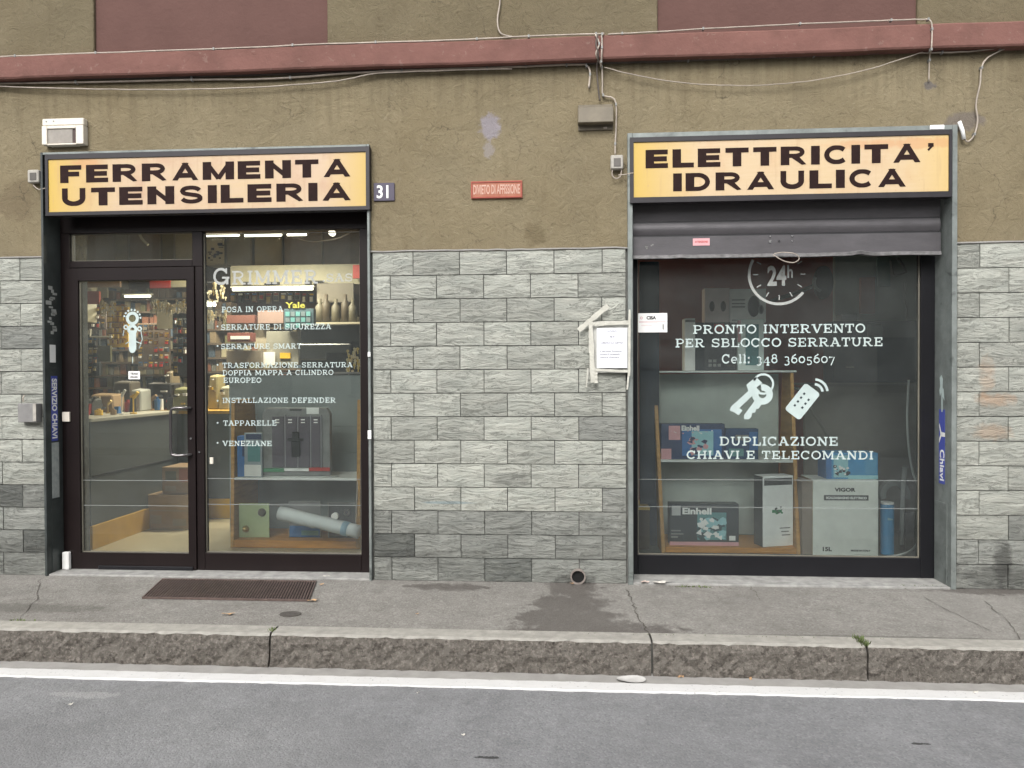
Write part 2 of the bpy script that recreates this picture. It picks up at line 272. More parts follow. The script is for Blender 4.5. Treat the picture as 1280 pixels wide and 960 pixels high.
# ------------------------------------------------------------------ object helpers
ORG = {}
def tag(o, label=None, cat=None, group=None, kind=None):
    if label: o["label"] = label
    if cat: o["category"] = cat
    if group: o["group"] = group
    if kind: o["kind"] = kind
    return o
def thing(name, loc, label, cat, group=None, kind=None):
    o = bpy.data.objects.new(name, None); COL.objects.link(o); o.location = loc; o.empty_display_size = .05
    ORG[o] = Vector(loc); return tag(o, label, cat, group, kind)
def org(o):
    while o.parent and o not in ORG: o = o.parent
    return ORG[o]
class MB:
    def __init__(s): s.v = []; s.f = []; s.mi = []; s.mats = []
    def _m(s, mat):
        if mat is None: return 0
        if mat not in s.mats: s.mats.append(mat)
        return s.mats.index(mat)
    def box(s, x0, x1, y0, y1, z0, z1, mat=None):
        if x0 > x1: x0, x1 = x1, x0
        if y0 > y1: y0, y1 = y1, y0
        if z0 > z1: z0, z1 = z1, z0
        b = len(s.v); s.v += [(x, y, z) for z in (z0, z1) for y in (y0, y1) for x in (x0, x1)]
        for q in ((0, 2, 3, 1), (4, 5, 7, 6), (0, 1, 5, 4), (2, 6, 7, 3), (0, 4, 6, 2), (1, 3, 7, 5)): s.f.append(tuple(b + i for i in q)); s.mi.append(s._m(mat))
        return s
    def hexa(s, pts, mat=None):   # 8 points ordered like box
        b = len(s.v); s.v += [tuple(p) for p in pts]
        for q in ((0, 2, 3, 1), (4, 5, 7, 6), (0, 1, 5, 4), (2, 6, 7, 3), (0, 4, 6, 2), (1, 3, 7, 5)): s.f.append(tuple(b + i for i in q)); s.mi.append(s._m(mat))
        return s
    def prism(s, pts, y0, y1, mat=None):   # polygon in XZ, extruded in Y
        b = len(s.v); n = len(pts)
        s.v += [(x, y0, z) for x, z in pts] + [(x, y1, z) for x, z in pts]
        s.f.append(tuple(range(b, b + n))); s.f.append(tuple(reversed(range(b + n, b + 2 * n)))); s.mi += [s._m(mat)] * 2
        for i in range(n): s.f.append((b + i, b + n + i, b + n + (i + 1) % n, b + (i + 1) % n)); s.mi.append(s._m(mat))
        return s
    def tube(s, pts, r, n=8, mat=None, cap=True):
        pts = [Vector(p) for p in pts]; b = len(s.v); up = Vector((0, 0, 1))
        rr = r if isinstance(r, (list, tuple)) else [r] * len(pts)
        prev = None
        for i, p in enumerate(pts):
            d = (pts[min(i + 1, len(pts) - 1)] - pts[max(i - 1, 0)]).normalized()
            a = prev if prev else (Vector((0, 1, 0)) if abs(d.y) < .9 else Vector((1, 0, 0)))
            a = (a - d * a.dot(d)).normalized(); c = d.cross(a); prev = a
            for k in range(n):
                w = 2 * math.pi * k / n; s.v.append(tuple(p + (a * math.cos(w) + c * math.sin(w)) * rr[i]))
        for i in range(len(pts) - 1):
            for k in range(n):
                k2 = (k + 1) % n; s.f.append((b + i * n + k, b + i * n + k2, b + (i + 1) * n + k2, b + (i + 1) * n + k)); s.mi.append(s._m(mat))
        if cap:
            s.f.append(tuple(reversed(range(b, b + n)))); s.f.append(tuple(range(b + (len(pts) - 1) * n, b + len(pts) * n))); s.mi += [s._m(mat)] * 2
        return s
    def disc(s, cx, cz, r, y0, y1, n=20, rz=None, mat=None):
        rz = rz or r
        return s.prism([(cx + r * math.cos(2 * math.pi * k / n), cz + rz * math.sin(2 * math.pi * k / n)) for k in range(n)], y0, y1, mat)
    def ring(s, cx, cz, r0, r1, y0, y1, a0=0, a1=360, n=40, mat=None):
        full = abs(a1 - a0) >= 360; b = len(s.v); k = n + (0 if full else 1)
        for i in range(k):
            w = rad(a0 + (a1 - a0) * i / n); c, q = math.cos(w), math.sin(w)
            s.v += [(cx + r0 * c, y0, cz + r0 * q), (cx + r1 * c, y0, cz + r1 * q), (cx + r1 * c, y1, cz + r1 * q), (cx + r0 * c, y1, cz + r0 * q)]
        for i in range(n):
            j = (i + 1) % k
            for u in range(4): s.f.append((b + 4 * i + u, b + 4 * i + (u + 1) % 4, b + 4 * j + (u + 1) % 4, b + 4 * j + u)); s.mi.append(s._m(mat))
        return s
    def build(s, name, mat=None, parent=None, bevel=0.0, smooth=False, loc=None, kind=None):
        me = bpy.data.meshes.new(name)
        if parent is not None: o0 = org(parent)
        elif loc is not None: o0 = Vector(loc)
        else:
            xs, ys, zs = zip(*s.v); o0 = Vector(((min(xs) + max(xs)) / 2, (min(ys) + max(ys)) / 2, min(zs)))
        me.from_pydata([tuple(Vector(v) - o0) for v in s.v], [], s.f)
        if mat: me.materials.append(mat)
        else:
            for m in s.mats: me.materials.append(m)
            me.polygons.foreach_set("material_index", s.mi)
        bm = bmesh.new(); bm.from_mesh(me)
        bmesh.ops.recalc_face_normals(bm, faces=bm.faces)
        if bevel: bmesh.ops.bevel(bm, geom=[e for e in bm.edges if e.is_manifold and e.calc_face_angle(0) > .5], offset=bevel, segments=1, affect='EDGES', clamp_overlap=True)
        bm.to_mesh(me); bm.free()
        if smooth: me.polygons.foreach_set("use_smooth", [True] * len(me.polygons))
        o = bpy.data.objects.new(name, me); COL.objects.link(o)
        if parent is not None: o.parent = parent
        else: o.location = o0; ORG[o] = o0
        if kind: o["kind"] = kind
        return o
def pbox(name, r, y0, y1, mat, parent=None, bevel=.002, **k):
    """box from a photo rectangle measured on plane y0"""
    X0, X1, Z0, Z1 = rc(*r, y0); return MB().box(X0, X1, y0, y1, Z0, Z1).build(name, mat, parent, bevel, **k)
def smooth_path(pts, k=6):
    out = []; P_ = [Vector(p) for p in pts]
    for i in range(len(P_) - 1):
        p0 = P_[max(i - 1, 0)]; p1 = P_[i]; p2 = P_[i + 1]; p3 = P_[min(i + 2, len(P_) - 1)]
        for j in range(k):
            u = j / k; out.append(.5 * ((2 * p1) + (p2 - p0) * u + (2 * p0 - 5 * p1 + 4 * p2 - p3) * u * u + (-p0 + 3 * p1 - 3 * p2 + p3) * u ** 3))
    out.append(P_[-1]); return out

# ------------------------------------------------------------------ lettering
CAPH = .682
def text(s_, X, Z, Y, h, mat, parent, name="lettering", width=None, bold=0.0, depth=.0006, align='LEFT', rot=None, shear=0, spacing=1.0, facing=None):
    """built-in font, capital height h metres, baseline-left at (X,Z), on plane Y facing the street"""
    cu = bpy.data.curves.new(name, 'FONT'); cu.body = s_; cu.size = h / CAPH; cu.offset = bold * h; cu.extrude = depth; cu.resolution_u = 3; cu.shear = shear; cu.space_character = spacing
    o = bpy.data.objects.new("tmp", cu); COL.objects.link(o)
    bpy.context.view_layer.update()
    dg = bpy.context.evaluated_depsgraph_get(); me = bpy.data.meshes.new_from_object(o.evaluated_get(dg)); bpy.data.objects.remove(o); bpy.data.curves.remove(cu)
    if not me.vertices: return None
    xs = [v.co.x for v in me.vertices]; x0, x1 = min(xs), max(xs)
    k = width / (x1 - x0) if width else 1.0
    o0 = org(parent); w = (x1 - x0) * k
    offx = {'LEFT': 0, 'CENTER': -w / 2, 'RIGHT': -w}[align]
    for v in me.vertices:
        x, y, z = (v.co.x - x0) * k + offx, v.co.y, v.co.z
        if rot:
            c, q = math.cos(rot), math.sin(rot); x, y = x * c - y * q, x * q + y * c
        if facing == 'X': v.co = Vector((X - z, Y + x, Z + y)) - o0      # on a face that looks towards +X or -X
        else: v.co = Vector((X + x, Y - z, Z + y)) - o0
    if facing != 'X': me.flip_normals() if False else None
    me.materials.clear(); me.materials.append(mat); me.name = name
    ob = bpy.data.objects.new(name, me); COL.objects.link(ob); ob.parent = parent
    return ob

# slab-serif capitals drawn as strokes: (width, strokes).  l = line, c = closed/open curve, s = slab serif
def arc(cx, cy, rx, ry, a0, a1, n=14): return [(cx + rx * math.cos(rad(a0 + (a1 - a0) * i / n)), cy + ry * math.sin(rad(a0 + (a1 - a0) * i / n))) for i in range(n + 1)]
TV, TH, SL = .19, .13, .13
def st(x, y0=0, y1=1): return ('l', [(x, y0), (x, y1)], TV)
def sl(x, y, w=.2): return ('l', [(x - w, y), (x + w, y)], SL)
B0, T1 = SL / 2, 1 - SL / 2
G = {
 'I': (.5, [st(.25), sl(.25, B0), sl(.25, T1)]),
 'L': (.95, [st(.25), sl(.25, T1), ('l', [(.05, B0), (.9, B0)], SL), ('l', [(.84, 0), (.84, .38)], .11)]),
 'E': (1.0, [st(.25), ('l', [(.05, B0), (.92, B0)], SL), ('l', [(.05, T1), (.9, T1)], SL), ('l', [(.86, 0), (.86, .35)], .11), ('l', [(.84, 1), (.84, .67)], .11), ('l', [(.25, .5), (.65, .5)], TH), ('l', [(.65, .36), (.65, .64)], .1)]),
 'F': (.95, [st(.25), sl(.25, B0, .22), ('l', [(.05, T1), (.88, T1)], SL), ('l', [(.84, 1), (.84, .66)], .11), ('l', [(.25, .5), (.65, .5)], TH), ('l', [(.65, .36), (.65, .64)], .1)]),
 'T': (1.0, [st(.5), sl(.5, B0, .22), ('l', [(.05, T1), (.95, T1)], SL), ('l', [(.1, 1), (.1, .65)], .11), ('l', [(.9, 1), (.9, .65)], .11)]),
 'H': (1.15, [st(.25), st(.9), sl(.25, B0), sl(.25, T1), sl(.9, B0), sl(.9, T1), ('l', [(.25, .5), (.9, .5)], TH)]),
 'N': (1.15, [('l', [(.24, 0), (.24, 1)], .13), ('l', [(.92, 0), (.92, 1)], .13), ('l', [(.24, .95), (.9, .06)], .2), sl(.22, B0, .19), sl(.2, T1, .16), sl(.92, T1, .19)]),
 'M': (1.35, [('l', [(.22, 0), (.22, 1)], .13), ('l', [(1.12, 0), (1.12, 1)], .18), ('l', [(.24, .97), (.67, .15)], .18), ('l', [(1.1, .97), (.67, .15)], .13), sl(.2, B0, .18), sl(.18, T1, .14), sl(1.14, B0, .19), sl(1.16, T1, .15)]),
 'A': (1.15, [('l', [(.56, 1), (.2, .05)], .13), ('l', [(.56, 1), (.94, .05)], .2), ('l', [(.32, .34), (.8, .34)], .11), sl(.2, B0, .19), sl(.95, B0, .2), sl(.5, T1, .14)]),
 'V': (1.15, [('l', [(.2, .95), (.58, 0)], .2), ('l', [(.94, .95), (.58, 0)], .13), sl(.2, T1, .2), sl(.95, T1, .19)]),
 'O': (1.1, [('l', arc(.55, .5, .43, .44, 0, 360, 28), .16)]),
 'C': (1.05, [('l', arc(.53, .5, .42, .44, 38, 322, 22), .16), ('l', [(.88, .99), (.88, .64)], .1)]),
 'G': (1.15, [('l', arc(.53, .5, .42, .44, 38, 345, 22), .16), ('l', [(.88, .99), (.88, .66)], .1), ('l', [(.93, .02), (.93, .42)], .16), ('l', [(.6, .42), (1.08, .42)], .12)]),
 'D': (1.1, [st(.25), ('l', [(.05, B0), (.5, B0)] + arc(.5, .5, .45, .435, -90, 90, 16) + [(.05, T1)], .14)]),
 'P': (1.0, [st(.25), sl(.25, B0, .22), ('l', [(.05, T1), (.55, T1)] + arc(.55, .69, .33, .245, 90, -90, 12) + [(.25, .445)], .13)]),
 'R': (1.15, [st(.25), sl(.25, B0), ('l', [(.05, T1), (.55, T1)] + arc(.55, .71, .32, .225, 90, -90, 12) + [(.25, .485)], .13), ('l', [(.55, .48), (.86, .06)], .18), sl(.96, B0, .14)]),
 'B': (1.05, [st(.25), ('l', [(.05, T1), (.55, T1)] + arc(.55, .73, .28, .205, 90, -90, 12) + [(.25, .525)], .13), ('l', [(.5, .525)] + arc(.56, .295, .34, .23, 90, -90, 12) + [(.05, B0)], .13)]),
 'S': (1.0, [('l', arc(.5, .715, .33, .22, 25, 262, 14) + arc(.5, .28, .36, .22, 90, -160, 14), .145), ('l', [(.84, .98), (.84, .68)], .1), ('l', [(.13, .02), (.13, .34)], .1)]),
 'U': (1.15, [('l', [(.24, .93), (.24, .42)] + arc(.57, .42, .33, .355, 180, 360, 14) + [(.9, .93)], .16), sl(.24, T1, .2), sl(.92, T1, .19)]),
 'Z': (1.0, [('l', [(.1, T1), (.86, T1)], SL), ('l', [(.1, B0), (.92, B0)], SL), ('l', [(.82, .93), (.18, .08)], .19), ('l', [(.13, 1), (.13, .66)], .1), ('l', [(.9, 0), (.9, .36)], .1)]),
 'e': (.85, [('l', [(.1, .36), (.74, .36)], .1), ('l', arc(.42, .36, .32, .31, 0, 310, 18), .13)]),
 'l': (.48, [('l', [(.24, 0), (.24, 1)], .17), ('l', [(.06, .06), (.42, .06)], .12), ('l', [(.06, .94), (.24, .94)], .12)]),
 ':': (.35, [('l', [(.08, .1), (.28, .1)], .2), ('l', [(.08, .6), (.28, .6)], .2)]),
 '.': (.35, [('l', [(.05, .1), (.28, .1)], .2)]),
 '0': (.85, [('l', arc(.42, .37, .32, .32, 0, 360, 22), .14)]),
 '3': (.8, [('l', arc(.36, .48, .26, .2, 140, -90, 10) + arc(.36, .04, .3, .24, 90, -140, 12), .13)]),
 '4': (.9, [('l', [(.6, -.22), (.6, .7)], .17), ('l', [(.6, .68), (.08, .08), (.86, .08)], .11), sl(.6, -.2, .18)]),
 '8': (.85, [('l', arc(.42, .74, .24, .2, 0, 360, 18), .13), ('l', arc(.42, .3, .3, .25, 0, 360, 20), .14)]),
 '6': (.85, [('l', arc(.42, .3, .3, .26, 0, 360, 20), .14), ('l', [(.14, .34), (.22, .7), (.62, .96)], .14)]),
 '5': (.8, [('l', [(.7, .62), (.2, .62), (.18, .32)] + arc(.36, .07, .3, .24, 100, -140, 12), .12)]),
 '7': (.8, [('l', [(.08, .62), (.7, .62), (.3, -.25)], .13), ('l', [(.1, .7), (.1, .5)], .08)]),
 ' ': (.55, []),
}

# heavy extended sans for the shop signs
HV, HH = .40, .27
def hs(x, y0=0, y1=1): return ('l', [(x, y0), (x, y1)], HV)
def hh(x0, x1, y): return ('l', [(x0, y), (x1, y)], HH)
HG = {
 'F': (.98, [hs(.17), hh(.1, .95, .875), hh(.1, .85, .5)]),
 'E': (1.0, [hs(.17), hh(.1, .97, .875), hh(.1, .93, .5), hh(.1, .98, .125)]),
 'L': (.92, [hs(.17), hh(.1, .93, .125)]),
 'I': (.34, [hs(.17)]),
 'T': (1.02, [hs(.51), hh(0, 1.02, .875)]),
 'U': (1.1, [('l', [(.17, 1), (.17, .42)] + arc(.55, .42, .38, .295, 180, 360, 14) + [(.93, 1)], .26)]),
 'N': (1.1, [hs(.17), hs(.93), ('l', [(.13, 1.03), (.97, -.03)], .34)]),
 'M': (1.35, [hs(.17), hs(1.18), ('l', [(.15, 1.05), (.69, .0)], .28), ('l', [(1.20, 1.05), (.66, .0)], .28)]),
 'A': (1.2, [('l', [(.64, 1.06), (.14, -.08)], .31), ('l', [(.56, 1.06), (1.06, -.08)], .31), hh(.3, .9, .28)]),
 'R': (1.12, [hs(.17), ('l', [(.1, .885), (.62, .885)] + arc(.62, .69, .3, .195, 90, -90, 12) + [(.1, .495)], .22), ('l', [(.55, .5), (1.0, -.08)], .30)]),
 'D': (1.1, [hs(.17), ('l', [(.1, .885), (.5, .885)] + arc(.5, .5, .43, .385, 90, -90, 16) + [(.1, .115)], .23)]),
 'C': (1.0, [('l', arc(.55, .5, .43, .39, 42, 318, 22), .24)]),
 'S': (1.05, [('l', arc(.52, .70, .36, .19, 8, 250, 14)[:-1] + arc(.54, .30, .38, .19, 80, -172, 14), .22)]),
 "'": (.4, [('l', [(.22, 1.0), (.22, .8)], .25), ('l', [(.27, .84), (.1, .62)], .1)]),
}
def slab(s_, X, Z, Y, h, mat, parent, width, align='LEFT', name="lettering", smallcaps=None, font=None, gap=.06):
    font = font or G; tot = 0; items = []
    for i, ch in enumerate(s_):
        k = 1.0 if (smallcaps is None or i == 0) else smallcaps
        w, strokes = font[ch]; items.append((tot, k, strokes)); tot += (w + gap) * k
    tot -= gap; kx = width / tot; x0 = X - (width / 2 if align == 'CENTER' else 0)
    mb = MB(); n = 0; rx = kx / h
    for ox, k, strokes in items:
        for (_, pts, th) in strokes:
            n += 1; yy = Y - .0003 - .00004 * (n % 7)
            P2 = [Vector((x0 + (ox + x * k) * kx, Z + y * k * h)) for x, y in pts]
            T = th * k * h
            closed = (P2[0] - P2[-1]).length < 1e-6
            if closed: P2 = P2[:-1]
            m = len(P2); Ls, Rs = [], []
            for i in range(m):
                a = P2[(i - 1) % m] if (closed or i > 0) else P2[i]; b = P2[(i + 1) % m] if (closed or i < m - 1) else P2[i]
                dd = (b - a).normalized(); nn = Vector((-dd.y, dd.x))
                # vertical strokes carry the horizontal stretch of the face
                tt = T * (abs(nn.x) * rx * .95 + abs(nn.y)) / (abs(nn.x) + abs(nn.y))
                Ls.append(P2[i] + nn * tt / 2); Rs.append(P2[i] - nn * tt / 2)
            b0 = len(mb.v)
            for a, b in zip(Ls, Rs): mb.v += [(a.x, yy, a.y), (b.x, yy, b.y)]
            for i in range(m if closed else m - 1):
                j = (i + 1) % m; mb.f.append((b0 + 2 * i, b0 + 2 * j, b0 + 2 * j + 1, b0 + 2 * i + 1)); mb.mi.append(0)
    if font is not G: mb.v = [(x, y, min(max(z, Z), Z + h)) for x, y, z in mb.v]
    me = bpy.data.meshes.new(name); o0 = org(parent); me.from_pydata([tuple(Vector(v) - o0) for v in mb.v], [], mb.f); me.materials.append(mat)
    o = bpy.data.objects.new(name, me); COL.objects.link(o); o.parent = parent; return o
def slab_px(s_, px0, px1, pyt, pyb, Y, mat, parent, **k):
    X0, X1, Z0, Z1 = rc(px0, pyt, px1, pyb, Y); return slab(s_, X0, Z0, Y, Z1 - Z0, mat, parent, X1 - X0, **k)

# ================================================================== THE SETTING
KZ = -0.19                                     # road level; the pavement is z = 0
YK_IN, YK_OUT = atz(640, 789).y, atz(640, 799).y
YL0, YL1 = atz(640, 852.5, KZ).y, atz(640, 861.5, KZ).y
def grid_sheet(name, x0, x1, y0, y1, z, nx, ny, mat, amp=0.0, loc=None):
    mb = MB()
    for j in range(ny + 1):
        for i in range(nx + 1):
            x = x0 + (x1 - x0) * i / nx; y = y0 + (y1 - y0) * j / ny
            mb.v.append((x, y, z + amp * (math.sin(x * 2.3 + y * 1.7) + math.sin(x * 5.1 - y * 3.3) * .5)))
    for j in range(ny):
        for i in range(nx):
            a = j * (nx + 1) + i; mb.f.append((a, a + 1, a + nx + 2, a + nx + 1)); mb.mi.append(0)
    return mb.build(name, mat, kind='structure')
def asphalt_build(light, dark, wet=False):
    def f(t, L, p, out, src, mp):
        c = out
        v = N(t, "ShaderNodeTexVoronoi", Scale=95.0); L.new(src, v.inputs["Vector"])
        r = N(t, "ShaderNodeMapRange"); r.clamp = True; L.new(v.outputs["Color"], r.inputs[0]); r.inputs[1].default_value = .55; r.inputs[2].default_value = 1
        c = mixc(t, L, c, r.outputs[0], light, .45)
        r2 = N(t, "ShaderNodeMapRange"); r2.clamp = True; L.new(v.outputs["Color"], r2.inputs[0]); r2.inputs[1].default_value = .35; r2.inputs[2].default_value = .0
        c = mixc(t, L, c, r2.outputs[0], dark, .5)
        c = mixc(t, L, c, noise_mask(t, L, src, 1.1, .48, .7, 6), dark, .35)
        c = mixc(t, L, c, noise_mask(t, L, src, 9.0, .5, .72, 6), dark, .35); c = mixc(t, L, c, noise_mask(t, L, src, 13.0, .55, .72, 6), light, .3)
        c = mixc(t, L, c, noise_mask(t, L, src, .55, .5, .7, 6), light, .2)
        c = mixc(t, L, c, noise_mask(t, L, src, 24, .68, .74, 4), dark, .55)
        if wet:
            mask = None
            for px, py, rx, ry in ((718, 735, .20, .26), (712, 755, .27, .26), (712, 774, .38, .24), (745, 788, .55, .16), (560, 734, .3, .10), (1250, 738, .5, .12)):
                g = atz(px, py); b = blob(t, L, src, g.x, g.y, rx, ry, axis='Y', soft=.22, nscale=11, namp=1.0)
                if mask is None: mask = b
                else:
                    mm = N(t, "ShaderNodeMath", operation='MAXIMUM'); L.new(mask, mm.inputs[0]); L.new(b, mm.inputs[1]); mask = mm.outputs[0]
            c = mixc(t, L, c, mask, (.06, .05, .045), .6)
            rr = N(t, "ShaderNodeMapRange"); L.new(mask, rr.inputs[0]); rr.inputs[3].default_value = .92; rr.inputs[4].default_value = .45; L.new(rr.outputs[0], p.inputs["Roughness"])
            for px, py, rx, ry in ((40, 760, .5, .1), (500, 788, 1.0, .035), (1100, 797, .8, .03), (950, 730, .9, .03)):
                g = atz(px, py); c = mixc(t, L, c, blob(t, L, src, g.x, g.y, rx, ry, axis='Y', soft=.5, nscale=9), (.085, .08, .07), .55)
        else:
            for px, py, rx, ry in ((610, 947, .07, .012), (1150, 930, .05, .01)):
                g = atz(px, py, KZ); c = mixc(t, L, c, blob(t, L, src, g.x, g.y, rx, ry, axis='Y', soft=.2, nscale=30), (.03, .03, .03), .9)
            g = atz(110, 868, KZ); c = mixc(t, L, c, blob(t, L, src, g.x, g.y, .2, .04, axis='Y', soft=.2, nscale=22), (.34, .34, .33), .35)
        L.new(c, p.inputs["Base Color"])
        n = N(t, "ShaderNodeTexNoise", Scale=140.0, Detail=3.0); L.new(src, n.inputs["Vector"])
        a = N(t, "ShaderNodeMath", operation='MULTIPLY_ADD'); L.new(v.outputs["Distance"], a.inputs[0]); a.inputs[1].default_value = -.8; L.new(n.outputs["Fac"], a.inputs[2])
        b = N(t, "ShaderNodeBump", Strength=.55, Distance=.006); L.new(a.outputs[0], b.inputs["Height"]); L.new(b.outputs[0], p.inputs["Normal"])
    return f
ROAD = M("road_asphalt", (.185, .187, .192), .85, var=.1, vs=3, spec=.3, build=asphalt_build((.30, .30, .30), (.10, .10, .104)))
PAVE = M("pavement_asphalt", (.205, .195, .178), .92, var=.12, vs=3, spec=.2, build=asphalt_build((.37, .36, .335), (.095, .085, .075), wet=True))
CONC = M("gutter_concrete", (.25, .24, .225), .9, col2=(.33, .32, .30), vs=9, bump=.5, bs=120)
def paint_build(t, L, p, out, src, mp):
    c = mixc(t, L, out, noise_mask(t, L, src, 60, .62, .7, 4), (.2, .2, .2), .8)
    c = mixc(t, L, c, noise_mask(t, L, src, 8, .5, .75, 5), (.5, .49, .47), .5); L.new(c, p.inputs["Base Color"])
PAINT = M("white_road_paint", (.56, .555, .545), .7, var=.05, vs=6, build=paint_build)
gr = MB(); gr.v = [(-90, -90, KZ - .03), (90, -90, KZ - .03), (90, 90, KZ - .03), (-90, 90, KZ - .03)]; gr.f = [(0, 1, 2, 3)]; gr.mi = [0]
gr.build("ground", ROAD, kind='structure')
grid_sheet("road", -30, 30, -9.6, YL1 + .09, KZ, 120, 22, ROAD, .0015)
grid_sheet("gutter", -30, 30, YL1 + .02, YK_OUT + .05, KZ + .006, 120, 2, CONC)
# painted edge line with a slightly worn, uneven border
ln = MB(); nx = 600
for i in range(nx + 1):
    x = -12 + 24 * i / nx
    w = random.uniform(-.004, .004); ln.v += [(x, YL0 + random.uniform(-.004, .004), KZ + .010), (x, YL1 + w, KZ + .009), (x, YL1 + w - .008, KZ - .004)]
for i in range(nx):
    for k in range(2): ln.f.append((3 * i + k, 3 * i + k + 1, 3 * i + k + 4, 3 * i + k + 3)); ln.mi.append(0)
ln.build("road_edge_line", PAINT, kind='structure')
grid_sheet("pavement", -30, 30, YK_IN - .002, .6, 0, 160, 8, PAVE)

# kerb of granite blocks
kerb = thing("kerb", (0, YK_OUT, KZ), None, None, kind='structure')
def granite_build(t, L, p, out, src, mp):
    c = mixc(t, L, out, noise_mask(t, L, src, 55, .5, .68, 3), (.36, .32, .28), .5)
    c = mixc(t, L, c, noise_mask(t, L, src, 38, .55, .66, 3), (.05, .042, .036), .7)
    g = N(t, "ShaderNodeNewGeometry"); sx = N(t, "ShaderNodeSeparateXYZ"); L.new(g.outputs["True Normal"], sx.inputs[0])
    L.new(c, p.inputs["Base Color"])
    n = N(t, "ShaderNodeTexNoise", Scale=30.0, Detail=8.0, Roughness=.75); L.new(src, n.inputs["Vector"])
    b = N(t, "ShaderNodeBump", Strength=.95, Distance=.03); L.new(n.outputs["Fac"], b.inputs["Height"]); L.new(b.outputs[0], p.inputs["Normal"])
GRAN = M("rough_granite", (.10, .088, .075), .9, col2=(.20, .183, .16), vs=26, spec=.3, build=granite_build)
GRANT = M("worn_granite_top", (.25, .24, .215), .85, col2=(.36, .345, .31), vs=14, bump=.5, bs=120, spec=.3)
joints = [atz(333, 797).x, atz(814, 800).x, atz(1078, 803).x]
edges = [joints[0] - 3.6, joints[0] - 1.8] + joints + [joints[2] + 1.55, joints[2] + 3.0]
for a, b in zip(edges[:-1], edges[1:]):
    a += .006; b -= .006; nx, nz = max(8, int((b - a) / .045)), 5; mb = MB()
    def P3(i, j):   # front face, rough split
        x = a + (b - a) * i / nx; z = KZ - .02 + (-.008 - KZ + .02) * j / nz
        y = YK_OUT - .006 + random.uniform(-.010, .010) + (.006 if j == nz else 0) - .012 * (1 - j / nz)
        return (x, y, z if j < nz else z + random.uniform(-.003, .002))
    for j in range(nz + 1):
        for i in range(nx + 1): mb.v.append(P3(i, j))
    for j in range(nz):
        for i in range(nx):
            q = j * (nx + 1) + i; mb.f.append((q, q + 1, q + nx + 2, q + nx + 1)); mb.mi.append(0)
    mb.mats = [GRAN, GRANT]; top = nz * (nx + 1); b0 = len(mb.v)
    for i in range(nx + 1):
        x = a + (b - a) * i / nx; mb.v.append((x, YK_OUT + .012, .004 + random.uniform(-.001, .001)))
    for i in range(nx + 1): mb.v.append((a + (b - a) * i / nx, YK_IN, .005))
    for i in range(nx + 1): mb.v.append((a + (b - a) * i / nx, YK_IN, KZ - .02))
    for i in range(nx):
        mb.f.append((top + i, top + i + 1, b0 + i + 1, b0 + i)); mb.mi.append(1)
        mb.f.append((b0 + i, b0 + i + 1, b0 + nx + i + 2, b0 + nx + i + 1)); mb.mi.append(1)
        c0 = b0 + nx + 1; mb.f.append((c0 + i, c0 + i + 1, c0 + nx + i + 2, c0 + nx + i + 1)); mb.mi.append(0)
    for e in (0, nx):
        mb.f.append(tuple([j * (nx + 1) + e for j in range(nz + 1)] + [b0 + e, b0 + nx + 1 + e, b0 + 2 * nx + 2 + e])); mb.mi.append(0)
    mb.build("kerb_stone", None, kerb)
MB().box(edges[0], edges[-1], YK_OUT + .02, YK_IN - .004, KZ - .02, -.02).build("joint_bed", MORTAR, kerb)

# ------------------------------------------------------------------ the building
XL, XR = -6.3, 5.6
LX0, LX1 = at(57, 450).x, at(464.5, 450).x       # left shop opening (outer trim edges)
RX0, RX1 = at(784.5, 450).x, at(1193, 450).x     # right shop opening
LZT, RZT = at(260, 187).z, at(990, 163).z        # tops of the openings' trim
ZST = at(620, 313.5).z                            # top of the stone cladding
ZS1, ZS0 = at(640, 48, -.078).z, at(640, 77.5, -.08).z         # string course top / bottom
ZTOP = 9.5
bld = thing("building", (0, .2, 0), "olive rendered building with dull red string course and grey split-stone base", "building")
FY = 0.0
mb = MB()
def wall(x0, x1, z0, z1, y0=FY, y1=.5): mb.box(x0, x1, y0, y1, z0, z1)
wall(XL, LX0, ZST, LZT); wall(LX1, RX0, ZST, LZT); wall(RX1, XR, ZST, LZT)
wall(LX0 - 0, RX0, LZT, LZT + .0001) if False else None
mb2 = MB()
# one stepped outline for the plaster front (no coplanar overlaps): polygon in XZ, extruded
out = [(XL, ZST), (LX0, ZST), (LX0, LZT), (LX1, LZT), (LX1, ZST), (RX0, ZST), (RX0, RZT), (RX1, RZT), (RX1, ZST), (XR, ZST), (XR, ZS0 + .02), (XL, ZS0 + .02)]
mb2.prism(out, FY, .5)
mb2.build("plaster_wall", PLASTER, bld)
# upper storey with painted panels between olive piers
p0, p1 = at(117, 30).x, at(409, 25).x; q0, q1 = at(822, 15).x, at(1147, 10).x
up = MB()
for a, b in ((XL, p0), (p1, q0), (q1, XR)): up.box(a, b, -.0, .5, ZS1 - .01, ZTOP)
up.build("upper_pier", PLASTER, bld, bevel=.006)
for a, b in ((p0, p1), (q0, q1)): MB().box(a, b, .025, .45, ZS1 - .012, ZTOP - .01).build("painted_panel", REDPANEL, bld)
# string course, slightly wavy
sc_ = MB(); n = 90
for i in range(n + 1):
    x = XL + (XR - XL) * i / n; w = .003 * math.sin(x * 3.1) + random.uniform(-.0015, .0015)
    sc_.v += [(x, .1, ZS0 + w), (x, -.075, ZS0 + w), (x, -.082, ZS0 + .012 + w), (x, -.082, ZS1 - .012 + w), (x, -.07, ZS1 + w), (x, .1, ZS1 + .006)]
for i in range(n):
    for k in range(6): sc_.f.append((6 * i + k, 6 * i + (k + 1) % 6, 6 * i + 6 + (k + 1) % 6, 6 * i + 6 + k)); sc_.mi.append(0)
sc_.build("string_course", REDBAND, bld)
